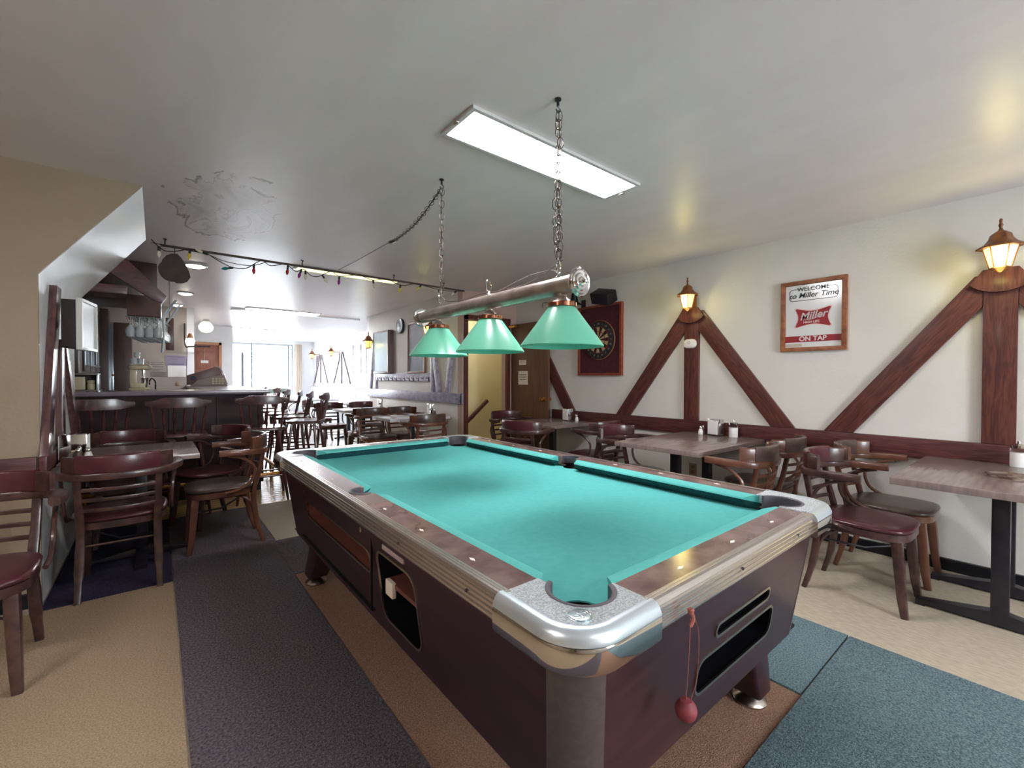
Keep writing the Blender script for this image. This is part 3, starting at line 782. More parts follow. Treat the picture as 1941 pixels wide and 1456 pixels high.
def cz(x):
    for (a, b), (c, d) in zip(cord, cord[1:]):
        if a <= x <= c: return b + (d - b) * (x - a) / (c - a)
    return 0
for i, (x, c, tilt) in enumerate(bb):
    mt = M.Translation((sx(x), -.012, cz(x) - .004)) @ M.Rotation(tilt, 4, 'Y')
    so = B().lathe([(.009, .006), (.010, 0), (.010, -.03), (.008, -.034)], 10, mt).obj('socket', blackm, t)
    B().lathe([(.008, -.033), (.013, -.045), (.0145, -.058), (.010, -.075), (.002, -.088)], 12, mt).obj('bulb', bulb_cols[c], t)['label'] = c + ' bulb'

# hanging wooden plaque on the pole
t = thing('hanging_plaque', 'dark rounded plaque hanging by a wire from the left end of the pole', 'plaque', (.135, PY, 2.2))
pts = [(-.02, .125), (.02, .128), (.045, .10), (.075, .045), (.10, -.015), (.108, -.06), (.085, -.10), (.05, -.118), (.012, -.122), (-.002, -.108), (-.02, -.114), (-.06, -.105), (-.09, -.08), (-.108, -.04), (-.112, .0), (-.10, .03), (-.088, .035), (-.082, .065), (-.055, .105)]
B().prism(pts, -.012, .012, 'xz', .003).obj('plaque', mat('plaque_brown', (62, 48, 44), (74, 58, 52), .7, scale=12), t)
B().tube([(0, 0, .12), (0, 0, .185)], .003, 6).obj('wire', blackm, t)

# ------------------------------------------------------------------ pool table
PT = thing('pool_table', 'coin operated pool table with teal cloth and chrome corners', 'pool table', (1.29, 1.805, 0))
HX, HY, ZT = 0.715, 1.285, 0.80
# playing surface with pocket notches
pk = [(-.557, -1.145), (.557, -1.145), (.557, 1.145), (-.557, 1.145)]
bed = []
bx, by, pr = .60, 1.18, .050
for (cx, cy), a0 in zip([(-.578, -1.166), (.578, -1.166), (.578, 1.166), (-.578, 1.166)], (135, 225, 315, 45)):
    pass
def bed_outline():
    o = []
    cs = [(-1, -1), (1, -1), (1, 1), (-1, 1)]
    X_, Y_, c = .615, 1.19, .115
    def corner(sx, sy, ccw):
        # concave arc around the pocket hole
        h = (sx * .555, sy * 1.143)
        r = .062
        a_mid = math.degrees(math.atan2(-sy, -sx))
        return [(h[0] + r * math.cos(math.radians(a_mid + d)), h[1] + r * math.sin(math.radians(a_mid + d))) for d in (ccw)]
    rng = list(range(-80, 81, 20))
    # bottom-left going to bottom-right etc.
    o += corner(-1, -1, [-d for d in rng][::-1] if False else rng[::-1])
    o += corner(1, -1, rng[::-1])
    o += [(X_, -.07)] + [(.632 + .05 * math.cos(math.radians(a)), .052 * math.sin(math.radians(a))) for a in range(250, 109, -20)] + [(X_, .07)]
    o += corner(1, 1, rng[::-1])
    o += corner(-1, 1, rng[::-1])
    o += [(-X_, .07)] + [(-.632 + .05 * math.cos(math.radians(a)), .052 * math.sin(math.radians(a))) for a in range(70, -71, -20)] + [(-X_, -.07)]
    return o
B().prism(bed_outline(), .7385, .7425, 'xy').obj('cloth_bed', felt, PT)
# cushions: section across the rail, ends mitred at the pockets
def cushion(p, q, inw, e0, e1):
    """p,q back-edge ends at the wood; inw inward unit; e0,e1 lengths cut at the nose"""
    p, q, inw = V(p), V(q), V(inw)
    d = (q - p).normalized()
    b = B()
    prof = [(0, ZT - .03), (0, ZT), (.012, ZT + .001), (.046, ZT - .010), (.050, ZT - .016), (.046, ZT - .018)]
    prof2 = [(0, .742), (0, ZT - .025), (.044, ZT - .0185), (.047, ZT - .018), (.012, .742)]
    rings = []
    for end, s, e in ((p, 1, e0), (q, -1, e1)):
        if s == 1: rs = (0,)
        rings.append([end + inw * w + d * s * e * (w / .05) + V((0, 0, z)) for w, z in prof])
    b.rings(rings)
    o = b.obj('cushion', felt_c, PT)
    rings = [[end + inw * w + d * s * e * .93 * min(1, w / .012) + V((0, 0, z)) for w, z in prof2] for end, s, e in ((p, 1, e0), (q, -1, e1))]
    B().rings(rings).obj('cushion_underside', felt_shade, o)
    return o
wx, wy = .598, 1.175
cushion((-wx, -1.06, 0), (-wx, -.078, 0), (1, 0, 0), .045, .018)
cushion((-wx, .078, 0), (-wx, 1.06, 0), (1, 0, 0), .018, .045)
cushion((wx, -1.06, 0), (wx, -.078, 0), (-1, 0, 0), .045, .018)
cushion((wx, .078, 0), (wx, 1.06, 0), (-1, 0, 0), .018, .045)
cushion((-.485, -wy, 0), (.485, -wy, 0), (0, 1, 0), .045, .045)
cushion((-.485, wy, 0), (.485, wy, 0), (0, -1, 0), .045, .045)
# wooden rails
for sx_ in (-1, 1):
    a = [(sx_ * (.632 + .046 * math.cos(math.radians(t_))), .056 * math.sin(math.radians(t_))) for t_ in range(-90, 91, 15)]
    a = [(sx_ * wx, -.056)] + a + [(sx_ * wx, .056)]
    # long rail with a half round notch
    pts = [(sx_ * (HX - .012), 1.06), (sx_ * (HX - .012), -1.06), (sx_ * wx, -1.06)] + a + [(sx_ * wx, 1.06)]
    pts2 = []
    for q in pts: pts2.append((max(-HX + .012, min(HX - .012, q[0])), q[1]))
    # keep the notch inside the rail
    B().prism(pts2, .755, ZT, 'xy').obj('wood_rail', railwood, PT)
for sy in (-1, 1):
    B().box(-.475, .475, sy * wy, sy * (HY - .012), .755, ZT).obj('wood_rail', railwood, PT)
# ribbed metal trims
prof = [(-.016, -.002), (-.016, .0035), (-.010, .0035), (-.0085, .0005), (-.007, .0035), (-.001, .0035), (.0005, .0005), (.002, .0035), (.008, .0025), (.012, -.002), (.014, -.008)]
for i in range(4):
    z = -.012 - i * .0125
    prof += [(.0105, z), (.0105, z - .003), (.0145, z - .005), (.0145, z - .0105)]
prof += [(.011, -.066), (-.012, -.066)]
for sx_ in (-1, 1):
    pp = [(a, b) for a, b in prof]
    path = [(sx_ * (HX - .012), -sx_ * 1.06, ZT), (sx_ * (HX - .012), sx_ * 1.06, ZT)]
    B().sweep(path, pp).obj('metal_trim', trimm, PT, 20)
for sy in (-1, 1):
    path = [(sy * .485, sy * (HY - .012), ZT), (-sy * .485, sy * (HY - .012), ZT)]
    B().sweep(path, prof).obj('metal_trim', trimm, PT, 20)
# corner castings
for sx_ in (-1, 1):
    for sy in (-1, 1):
        L = .235
        px_, py_ = HX - .0, HY - .0
        r = .10
        def mir(p): return (p[0] * -sx_, p[1] * -sy)     # build for corner (-,-)
        ox, oy = -HX + .018, -HY + .018
        rr_ = r - .01
        o = [(ox, -HY + L), (ox, oy + rr_)] + arc(ox + rr_, oy + rr_, rr_, 180, 270, 10) + [(-HX + L, oy)]
        # inner edge back along rails then round the pocket
        o += [(-HX + L, -wy + .001)]
        o += [(-.49, -wy)]
        pcx, pcy, prr = -.560, -1.148, .080
        o += arc(pcx, pcy, prr, -28, -242, 16)
        o += [(-wx, -1.07), (-wx, -HY + L)]
        B().prism([mir(p) for p in o], ZT - .03, ZT + .003, 'xy').obj('corner_plate', cast, PT)
        # rounded chrome band
        e = -.018
        path = [(-HX + .0, -HY + L + .004, ZT)] + [(-HX, -HY + r + .04, ZT)] + [(x, y, ZT) for x, y in arc(-HX + r, -HY + r, r, 180, 270, 12)] + [(-HX + r + .04, -HY, ZT), (-HX + L + .004, -HY, ZT)]
        bp = [(.0, .0)]
        prof_b = [(-.006, -.025), (.0115, -.025), (.0130, -.028), (.0130, -.070), (.008, -.078), (-.012, -.078)]
        prof_s = [(-.020, .003), (-.008, .0045), (.002, .001), (.008, -.007), (.0125, -.018), (.0125, -.023), (.010, -.0245), (-.012, -.0245)]
        path = [(mir(p)[0], mir(p)[1], p[2]) for p in path]
        if sx_ * sy < 0: path = path[::-1]
        # outward side must be +side
        t0_ = V(path[1]) - V(path[0]); sd = t0_.cross(V((0, 0, 1)))
        sgn = 1 if sd.dot(V((path[0][0], path[0][1], 0))) > 0 else -1
        B().sweep(path, [(a * sgn, b) for a, b in prof_b]).obj('chrome_corner', chrome, PT, 50)
        B().sweep(path, [(a * sgn, b) for a, b in prof_s]).obj('corner_shoulder', satin, PT, 50)
        # rubber rim and dark cup
        rim = [(mir(p)[0], mir(p)[1], ZT - .001) for p in arc(pcx, pcy, prr - .005, -22, -248, 20)]
        B().sweep(rim, [(-.006, -.064), (.007, -.064), (.007, .003), (.003, .0055), (-.003, .0055), (-.006, .003)]).obj('pocket_rim', pocketm, PT)
        hc = mir((-.555, -1.143))
        B().lathe([(.0635, -.002), (.062, -.05), (.04, -.09), (.0, -.092)], 24, M.Translation((hc[0], hc[1], .7425)), False).obj('pocket_cup', blackm, PT)
        # legs
        lx, ly = sx_ * .505, sy * 1.04
        lb = B()
        rings = []
        for z, wx2, wy2, off in ((.33, .07, .12, -.04), (.20, .065, .095, -.015), (.055, .055, .06, .02)):
            rings.append([(lx + sx_ * off + a * wx2, ly + sy * off + b_ * wy2, z) for a, b_ in rrect(-1, 1, -1, 1, .22, 3)])
        lg = lb.rings(rings).obj('leg', cabwood, PT)
        B().lathe([(.018, .07), (.02, .045), (.03, .03), (.055, .018), (.062, .008), (.060, .0), ], 20, M.Translation((lx + sx_ * .02, ly + sy * .02, 0.005))).obj('levelling_foot', steel, lg)
# side pocket rims and cups
for sx_ in (-1, 1):
    a = [(sx_ * (.628 + .045 * math.cos(math.radians(t_))), .053 * math.sin(math.radians(t_)), ZT) for t_ in range(-110, 111, 11)]
    B().sweep(a, [(-.006, -.035), (.006, -.035), (.006, .002), (.003, .004), (-.003, .004), (-.006, .002)]).obj('pocket_rim', pocketm, PT)
    B().lathe([(.052, -.052), (.045, -.10), (0, -.11)], 18, M.Translation((sx_ * .632, 0, ZT - .004)), False).obj('pocket_cup', blackm, PT)
# sights
sm_ = B()
sd = [(-.655, y, 1) for y in (-.86, -.58, -.30, .30, .58, .86)] + [(.655, y, 1) for y in (-.86, -.58, -.30, .30, .58, .86)] + [(x, sy * 1.225, 0) for x in (-.28, 0, .28) for sy in (-1, 1)]
s0 = None
for i, (x, y, v) in enumerate(sd):
    if s0 is None:
        s0 = B().prism([(0, -.014), (.0055, 0), (0, .014), (-.0055, 0)], 0, .0012, 'xy').obj('sight_marker', mat('pearl', (250, 244, 230), rough=.3), PT); o = s0
    else:
        o = s0.copy(); C.objects.link(o)
    o.location = (x, y, ZT); o.rotation_euler = (0, 0, 0 if v else PI / 2)
# emblem on the near casting
b = B().lathe([(.0245, 0), (.0245, .0015), (.022, .0022)], 28, M.Translation((-.645, -1.222, ZT + .003)))
em = b.obj('emblem', mat('emblem_metal', (186, 200, 204), rough=.25, metal=.9), PT)
eb = B()
ring(eb, V((-.645, -1.222, ZT + .0055)), .0225, .001, M.Identity(4), 1, 24, 4)
# raised rider motif: head, hat, torso strokes
def E(pts, r=.0011): eb.tube(bez([(-.645 + x * .7071 + y * .7071, -1.222 - x * .7071 + y * .7071, ZT + .0055) for x, y in pts], 3), r, 4, up=V((0, 0, 1)))
E([(.0, .012), (.007, .014), (.014, .009), (.012, .004), (.015, -.001), (.008, -.004)])
E([(.002, .008), (.004, .002), (.0, -.003), (.004, -.009), (.001, -.014), (-.006, -.015)])
E([(-.016, .006), (-.008, .010), (-.002, .007)])
E([(-.014, -.004), (-.008, -.010), (.0, -.006)])
E([(.006, .000), (.009, -.006), (.006, -.012)])
eb.obj('emblem_relief', MATS['emblem_metal'], em)
# cabinet shell, tapered with rounded corners
ZA, ZBm = .728, .315
def inset(z): return .038 + (.095 - .038) * (ZA - z) / (ZA - ZBm)
def side_pt(axis, s, u, z, d=0):
    i = inset(z) + d
    return (s * (HX - i), u, z) if axis == 'x' else (u, s * (HY - i), z)
cr = .085
tray = rrect(-.175, .735, .520, .612, .040, 5)
tray = [(u, z) for u, z in tray]
op2 = [(-.245, .645), (-.50, .645), (-.535, .615), (-.575, .40), (-.30, .385), (-.262, .40)]
op2 = rrect(-.55, -.245, .385, .645, .05, 5)
slot = rrect(-.10, .255, .557, .597, .019, 5)
big = rrect(-.18, .31, .415, .520, .035, 5)
def panel(axis, s, holes, label=None):
    lim = (HY if axis == 'x' else HX) - .05 - cr
    outer = []
    e = lambda z: (HY if axis == 'x' else HX) - inset(z) - cr
    outer = [(-e(ZBm), ZBm), (e(ZBm), ZBm), (e(ZA), ZA), (-e(ZA), ZA)]
    b = B().holed(outer, holes, lambda u, z: side_pt(axis, s, u, z))
    o = b.obj('cabinet_panel', cabwood, PT)
    return o
panel('x', -1, [tray, op2]); panel('x', 1, []); panel('y', -1, [slot, big]); panel('y', 1, [])
for sx_ in (-1, 1):
    for sy in (-1, 1):
        rings = []
        for z in (ZA, ZBm):
            i = inset(z)
            cx, cy = (HX - i - cr), (HY - i - cr)
            outp = [(sx_ * (cx + (cr + .001) * math.cos(math.radians(a))), sy * (cy + (cr + .001) * math.sin(math.radians(a))), z) for a in range(0, 91, 9)]
            inn = [(sx_ * (cx + (cr - .01) * math.cos(math.radians(a))), sy * (cy + (cr - .01) * math.sin(math.radians(a))), z) for a in range(90, -1, -9)]
            rings.append(outp + inn)
        B().rings(rings).obj('corner_post', cornerm, PT)
B().box(-(HX - .10), HX - .10, -(HY - .10), HY - .10, ZBm + .002, ZBm + .012).obj('cabinet_bottom', blackm, PT)
# frames and recesses of the openings
def opening(axis, s, loop, name, depth, bm_=blackm, tm=None):
    path = [side_pt(axis, s, u, z, -.002) for u, z in loop]
    nrm = V((s, 0, 0)) if axis == 'x' else V((0, s, 0))
    b = B()
    b.sweep(path, [(-.004, -.003), (.004, -.003), (.004, .003), (-.004, .003)], up=nrm, closed=True)
    o = b.obj(name + '_trim', tm or steel, PT)
    rings = [[side_pt(axis, s, u, z, 0) for u, z in loop], [side_pt(axis, s, u, z, depth) for u, z in loop]]
    b = B()
    rs = [[b.bm.verts.new(p) for p in r_] for r_ in rings]
    k_ = len(loop)
    for j in range(k_): b.bm.faces.new((rs[0][j], rs[0][(j + 1) % k_], rs[1][(j + 1) % k_], rs[1][j]))
    b.bm.faces.new(rs[1])
    b.obj(name + '_recess', bm_, PT)
rec = mat('recess_wood', (104, 62, 52), (120, 74, 62), .4, scale=5)
opening('x', -1, tray, 'ball_tray', .07, rec)
opening('x', -1, op2, 'ball_window', .16)
opening('y', -1, slot, 'rack_slot', .09)
opening('y', -1, big, 'rack_opening', .22)
# shelf with label inside the ball window
B().box(-HX + .085, -HX + .20, -.54, -.26, .515, .53).obj('ball_runway', rec, PT)
B().box(-HX + .075, -HX + .09, -.33, -.27, .48, .535, .002).obj('runway_tag', paper, PT)
B().prism([(-.32, .668), (-.49, .668), (-.49, .684), (-.32, .684)], -.672 - .002, -.664, 'yz').obj('label_strip', mat('label_pale', (176, 160, 158), rough=.4), PT)
# coin door seam and lock
B().box(-HX + .046, -HX + .053, -.205, -.200, .40, .70).box(-HX + .052, -HX + .066, -.2, .82, .392, .396).obj('door_seam', blackm, PT)
B().lathe([(.012, 0), (.012, .008), (.008, .011)], 12, M.Translation((-HX + .052, -.10, .675)) @ M.Rotation(-PI / 2, 4, 'Y')).obj('lock', steel, PT)
B().lathe([(.010, 0), (.010, .006)], 12, M.Translation((-HX + .052, .76, .655)) @ M.Rotation(-PI / 2, 4, 'Y')).obj('lock', steel, PT)
for x, y, ax in ((-HX - .004, -.55, 'x'), (-HX - .004, -.93, 'x'), (-HX - .004, .35, 'x'), (-.08, -HY - .004, 'y'), (.32, -HY - .004, 'y')):
    B().lathe([(.005, 0), (.004, .002)], 8, M.Translation((x, y, .765)) @ (M.Rotation(-PI / 2, 4, 'Y') if ax == 'x' else M.Rotation(PI / 2, 4, 'X'))).obj('trim_screw', blackmetal, PT)
# hanging ball on string
t = thing('chalk_ball', 'red ball hanging on a thin string from the near rail of the pool table', 'chalk holder', (0.915, .50, .76))
B().lathe([(.005, .003), (.008, 0), (.005, -.01)], 10).tube(bez([(0, 0, 0), (.004, -.004, -.02), (-.005, -.002, -.035)], 4), .004, 6).obj('knot', twine, t)
B().tube(bez([(0, 0, -.02), (-.004, .002, -.12), (-.006, .006, -.2)], 4), .0009, 4).obj('string', twine, t)
B().tube(bez([(.003, -.002, -.01), (.028, -.004, -.06), (.03, 0, -.16), (.012, .006, -.215)], 5), .0008, 4).obj('string', twine, t)
B().lathe([(.0, .024), (.012, .022), (.021, .012), (.024, 0), (.021, -.012), (.013, -.021), (0, -.024)], 18, M.Translation((-.006, .006, -.224))).obj('ball', redm, t)

# ------------------------------------------------------------------ tables
def ttable(name, label, x0, x1, y0, y1, tm=tabletop_m, posts=None, group=None, edge=.036):
    cx, cy = (x0 + x1) / 2, (y0 + y1) / 2
    t = thing(name, label, 'table', (cx, cy, 0), 0, group)
    a, b = (x1 - x0) / 2, (y1 - y0) / 2
    B().box(-a, a, -b, b, .75 - edge, .75, .004).obj('tabletop', tm, t)
    for px in (posts if posts is not None else (0,)):
        p = px - cx if posts is not None else 0
        B().box(p - .033, p + .033, -.033, .033, .03, .75 - edge, .006).obj('post', blackmetal, t)
        L = min(.32, b - .02) if posts is not None and len(posts) > 1 else .30
        bb_ = B().prism([(-L, .012), (L, .012), (L, .03), (.035, .075), (-.035, .075), (-L, .03)], p - .032, p + .032, 'yz', .004)
        bb_.box(p - .03, p + .03, -L, -L + .04, .0, .014).box(p - .03, p + .03, L - .04, L, .0, .014)
        bb_.obj('foot_bar', blackmetal, t)
        if posts is None or len(posts) == 1:
            B().prism([(p - .28, .012), (p + .28, .012), (p + .28, .03), (p + .035, .07), (p - .035, .07), (p - .28, .03)], -.03, .03, 'xz', .004).box(p - .28, p - .25, -.03, .03, 0, .014).box(p + .25, p + .28, -.03, .03, 0, .014).obj('foot_bar', blackmetal, t)
    return t
ttable('pub_table', 'long walnut laminate table at the right edge against the wall', 3.02, 4.06, -.22, .547, posts=(3.36, 3.86))
ttable('pub_table', 'walnut laminate table against the wall under the middle truss', 2.95, 4.06, 1.56, 2.29, posts=(3.27, 3.78))
ttable('pub_table', 'walnut laminate table against the wall beside the open door', 3.33, 4.06, 3.43, 4.18, posts=(3.72,))
ttable('pub_table', 'small walnut laminate table against the left wall near the bar', -.46, .235, 3.70, 4.44, posts=(-.08,))
ttable('pub_table', 'pale topped table by the partition nearest the pool table', 2.27, 3.13, 5.20, 5.80, tabletop_l, posts=(2.7,))
ttable('pub_table', 'pale topped table farther along the partition', 2.30, 3.13, 7.0, 7.62, tabletop_l, posts=(2.7,))
ttable('pub_table', 'white topped table in front of the white bench, nearest of two', 2.85, 3.45, 9.0, 9.7, tabletop_l, posts=(3.15,))
ttable('pub_table', 'white topped table in front of the white bench, farther of two', 2.85, 3.45, 10.9, 11.6, tabletop_l, posts=(3.15,))

# ------------------------------------------------------------------ armchairs
def make_chair(label, sm=vinyl_red, wm=chairwood):
    t = thing('pub_armchair', label, 'chair', (0, 0, 0))
    def outline(s):
        pts = []
        n = 28
        for i in range(n):
            a = 2 * PI * i / n
            c, d = math.cos(a), math.sin(a)
            e = .54
            x = .225 * math.copysign(abs(c) ** e, c) * (1 - .10 * (-d if d < 0 else 0))
            y = .225 * math.copysign(abs(d) ** e, d)
            pts.append((x * s, y * s))
        return pts
    B().rings([[(x, y, z) for x, y in outline(s)] for s, z in ((.93, .434), (.985, .440), (1.0, .448), (.99, .456), (.93, .462), (.7, .466), (.3, .465))]).obj('seat', sm, t, 60)
    B().rings([[(x, y, z) for x, y in outline(s)] for s, z in ((.93, .39), (.965, .395), (.965, .432), (.93, .436))]).obj('seat_frame', wm, t)
    sq = [(-1, -1), (1, -1), (1, 1), (-1, 1)]
    for sx_ in (-1, 1):
        b = B()
        pth = [(sx_ * .165, .165, .395), (sx_ * .172, .178, .25), (sx_ * .178, .19, .1), (sx_ * .185, .205, 0)]
        b.sweep(pth, [(a * .021, c * .021) for a, c in rrect(-1, 1, -1, 1, .4, 2)], up=V((0, 1, 0)), scales=[1.15, 1.1, .95, .78])
        b.obj('leg', wm, t)
        b = B()
        pth = [(sx_ * .178, -.262, .70), (sx_ * .175, -.235, .56), (sx_ * .17, -.205, .44), (sx_ * .17, -.20, .33), (sx_ * .175, -.22, .16), (sx_ * .18, -.262, 0)]
        b.sweep(bez(pth, 3), [(a * .019, c * .016) for a, c in rrect(-1, 1, -1, 1, .4, 2)], up=V((0, 1, 0)), scales=[.9] * 4 + [1.0] * 6 + [1.15] * 3 + [.9] * 2 + [.8])
        b.obj('leg', wm, t)
        # C-shaped arm brace
        b = B().tube(bez([(sx_ * .262, -.03, .70), (sx_ * .256, -.12, .672), (sx_ * .243, -.195, .60), (sx_ * .238, -.175, .50), (sx_ * .24, -.10, .445), (sx_ * .236, -.01, .425)], 5), .0105, 7)
        b.obj('arm_brace', wm, t)
        b = B().tube(bez([(sx_ * .10, .02, .392), (sx_ * .135, -.09, .385), (sx_ * .16, -.17, .33), (sx_ * .168, -.205, .22)], 4), .010, 6)
        b.obj('corner_brace', wm, t)
    # U rail and arms
    u = bez([(-.272, .03, .722), (-.275, -.06, .722), (-.262, -.16, .718), (-.20, -.25, .712), (-.10, -.285, .710), (0, -.295, .709), (.10, -.285, .710), (.20, -.25, .712), (.262, -.16, .718), (.275, -.06, .722), (.272, .03, .722)], 3)
    n = len(u)
    sc = []
    for i in range(n):
        f = min(i, n - 1 - i) / (n / 2)
        w_ = 1.0 if f > .35 else (1.25 if f > .12 else 1.15 - .0 * f)
        if i in (0, n - 1): w_ = .8
        sc.append((w_, 1.0))
    B().sweep(u, [(a, c) for a, c in rrect(-.023, .023, -.021, .021, .009, 2)], scales=sc).obj('arm_rail', wm, t)
    # crest: wood ends with padded vinyl centre
    def crest(a0, a1, th, z0, z1, name, m_, n_=10, bulge=0):
        path = []
        for i in range(n_ + 1):
            a = math.radians(a0 + (a1 - a0) * i / n_)
            path.append((.262 * math.sin(a) * 1.0, -.293 + .21 * (1 - math.cos(a)) - .008, (z0 + z1) / 2))
        h = (z1 - z0) / 2
        B().sweep(path, [(a, c) for a, c in rrect(-th, th, -h, h, min(th, .012) * .95, 3)]).obj(name, m_, t)
    crest(-66, -42, .011, .722, .822, 'crest_end', wm, 5)
    crest(66, 42, .011, .722, .822, 'crest_end', wm, 5)
    crest(-43, 43, .016, .722, .830, 'back_pad', sm, 12)
    for z, y_, hw in ((.515, -.232, .168), (.575, -.243, .17), (.635, -.255, .172)):
        B().sweep(bez([(-hw, y_, z), (-hw * .5, y_ - .026, z), (0, y_ - .034, z), (hw * .5, y_ - .026, z), (hw, y_, z)], 3), [(a, c) for a, c in rrect(-.006, .006, -.011, .011, .004, 2)]).obj('slat', wm, t)
    B().tube([(-.165, -.19, .30), (.165, -.19, .30)], .007, 6).obj('stretcher', wm, t)
    B().tube([(-.17, .175, .30), (-.01, -.01, .27), (.165, -.19, .32)], .006, 6).obj('stretcher', blackmetal, t)
    return t
ch0 = make_chair('brown armchair with oxblood seat, nearer of two at the right table', vinyl_red)
ch0.location = (3.26, .69, 0); ch0.rotation_euler = (0, 0, PI)
wood_l = mat('chair_wood_amber', (84, 50, 38), (116, 76, 58), .33, scale=6, coat=.35)
chb = make_chair('amber wooden armchair with brown seat, right of the left wall table', vinyl_brown, wood_l)
chb.location = (.38, 4.02, 0); chb.rotation_euler = (0, 0, PI / 2)
R = math.radians
GR = 'pub armchairs around the tables'
ch0['group'] = GR; chb['group'] = GR
for src, x, y, a, lb in (
    (chb, 3.79, .67, 180, 'brown seated armchair between the wall and the oxblood one at the right table'),
    (chb, 3.18, 1.47, 2, 'armchair with brown seat pushed up to the middle table on the pool table side'),
    (chb, 3.77, 1.49, 0, 'armchair closest to the wall on the near side of the middle table'),
    (ch0, 3.33, 2.36, 180, 'armchair with red back pad on the far side of the middle table'),
    (ch0, 3.68, 3.17, 0, 'armchair on the near side of the table beside the open door'),
    (ch0, 3.19, 3.62, -72, 'curved back armchair at the pool table end of the table beside the door'),
    (ch0, 3.66, 4.46, 178, 'armchair half hidden between the open door and its table'),
    (ch0, -.165, 3.665, 0, 'armchair with its slatted back to the viewer at the left wall table'),
    (ch0, .36, 4.66, 118, 'oxblood armchair at the far corner of the left wall table'),
    (ch0, -.17, 4.62, 182, 'armchair with wide red back pad behind the left wall table'),
    (ch0, -.62, 2.80, 180, 'leftmost armchair cut by the left edge of the view'),
    (chb, 2.60, 5.02, 0, 'brown armchair with back to the viewer at the nearest partition table'),
    (chb, 2.44, 6.00, 182, 'armchair on the far side of the nearest partition table, left of two'),
    (chb, 2.90, 6.08, 178, 'armchair on the far side of the nearest partition table, by the wall'),
    (ch0, 2.48, 6.62, 0, 'armchair turned away at the near side of the farther partition table'),
    (ch0, 2.38, 7.90, 180, 'armchair behind the farther partition table, left of two'),
    (ch0, 2.98, 7.88, 180, 'armchair behind the farther partition table, by the wall'),
    (ch0, 2.55, 9.3, -90, 'armchair facing the nearest white bench table'),
    (ch0, 2.55, 11.2, -90, 'armchair facing the farther white bench table')):
    copy_tree(src, (x, y, 0), R(a), lb, GR)

# ------------------------------------------------------------------ bar stools
def make_stool(label):
    t = thing('bar_stool', label, 'bar stool', (0, 0, 0))
    ol = lambda s: [(x * s, y * s) for x, y in rrect(-.215, .215, -.19, .19, .09, 5)]
    B().rings([[(x, y, z) for x, y in ol(s)] for s, z in ((.90, .725), (1, .735), (1.0, .752), (.95, .760), (.6, .752), (.2, .750))]).obj('seat', stoolwood, t, 60)
    for sx_ in (-1, 1):
        for sy in (-1, 1):
            pth = [V((sx_ * .14, sy * .12, .735)).lerp(V((sx_ * .225, sy * .205, 0)), f) for f in (0, .1, .18, .25, .45, .52, .6, .85, 1)]
            B().tube(pth, [.012, .017, .013, .018, .019, .014, .018, .014, .011], 8).obj('leg', stoolwood, t)
    for z, f in ((.26, .65), (.40, .455)):
        a, b_ = .14 + .085 * f, .12 + .085 * f
        for q in (((-a, b_, z), (a, b_, z)), ((-a, -b_, z), (a, -b_, z)), ((-a, -b_, z + .03), (-a, b_, z + .03)), ((a, -b_, z + .03), (a, b_, z + .03))):
            if f < .6 and q[0][1] == q[1][1]: continue
            B().tube([V(q[0]).lerp(V(q[1]), g) for g in (0, .3, .5, .7, 1)], [.007, .009, .011, .009, .007], 7).obj('rung', stoolwood, t)
    zt_ = 1.085
    for i in range(6):
        f = (i - 2.5) / 2.5
        p, q = V((f * .165, -.165, .75)), V((f * .195, -.235 + .02 * abs(f), zt_ - .075))
        pth = [p.lerp(q, g) for g in (0, .1, .2, .3, .45, .62, .78, 1)]
        B().tube(pth, [.009, .010, .013, .009, .011, .012, .009, .007], 7).obj('spindle', stoolwood, t)
    # stepped crest rail, curved in plan
    rings = []
    for i in range(17):
        f = -1 + 2 * i / 16
        x = f * .235
        y = -.245 + .035 * f * f
        af = abs(f)
        top = zt_ + (.004 if af < .5 else (.004 - (af - .5) * .10 if af < .72 else -.018 - (af - .72) * .03))
        bot = zt_ - .085 + (0 if af < .55 else (af - .55) * .055)
        rings.append([(x, y - .011, bot), (x, y + .011, bot), (x, y + .012, (top + bot) / 2), (x, y + .009, top), (x, y - .009, top), (x, y - .013, (top + bot) / 2)])
    B().rings(rings).obj('crest_rail', stoolwood, t, 50)
    return t
GS = 'wooden spindle back stools at the bar'
st = make_stool('spindle back stool squarely before the bar front, middle of three')
st.location = (.165, 5.10, 0); st['group'] = GS
for x, y, a, lb in ((-.38, 5.12, 3, 'red brown spindle back stool at the left end of the bar front'),
                    (.86, 5.22, -6, 'spindle back stool at the corner of the bar, beside the pool table end'),
                    (1.42, 5.72, 62, 'nearest stool of the row along the right side of the bar'),
                    (1.42, 6.40, 68, 'second stool of the row along the right side of the bar'),
                    (1.44, 7.05, 74, 'third stool of the row along the right side of the bar'),
                    (1.42, 7.72, 66, 'fourth stool of the row along the right side of the bar'),
                    (1.45, 8.6, 92, 'fifth stool of the row along the right side of the bar'),
                    (1.40, 9.4, 88, 'farthest stool of the row along the right side of the bar')):
    copy_tree(st, (x, y, 0), R(a), lb, GS)

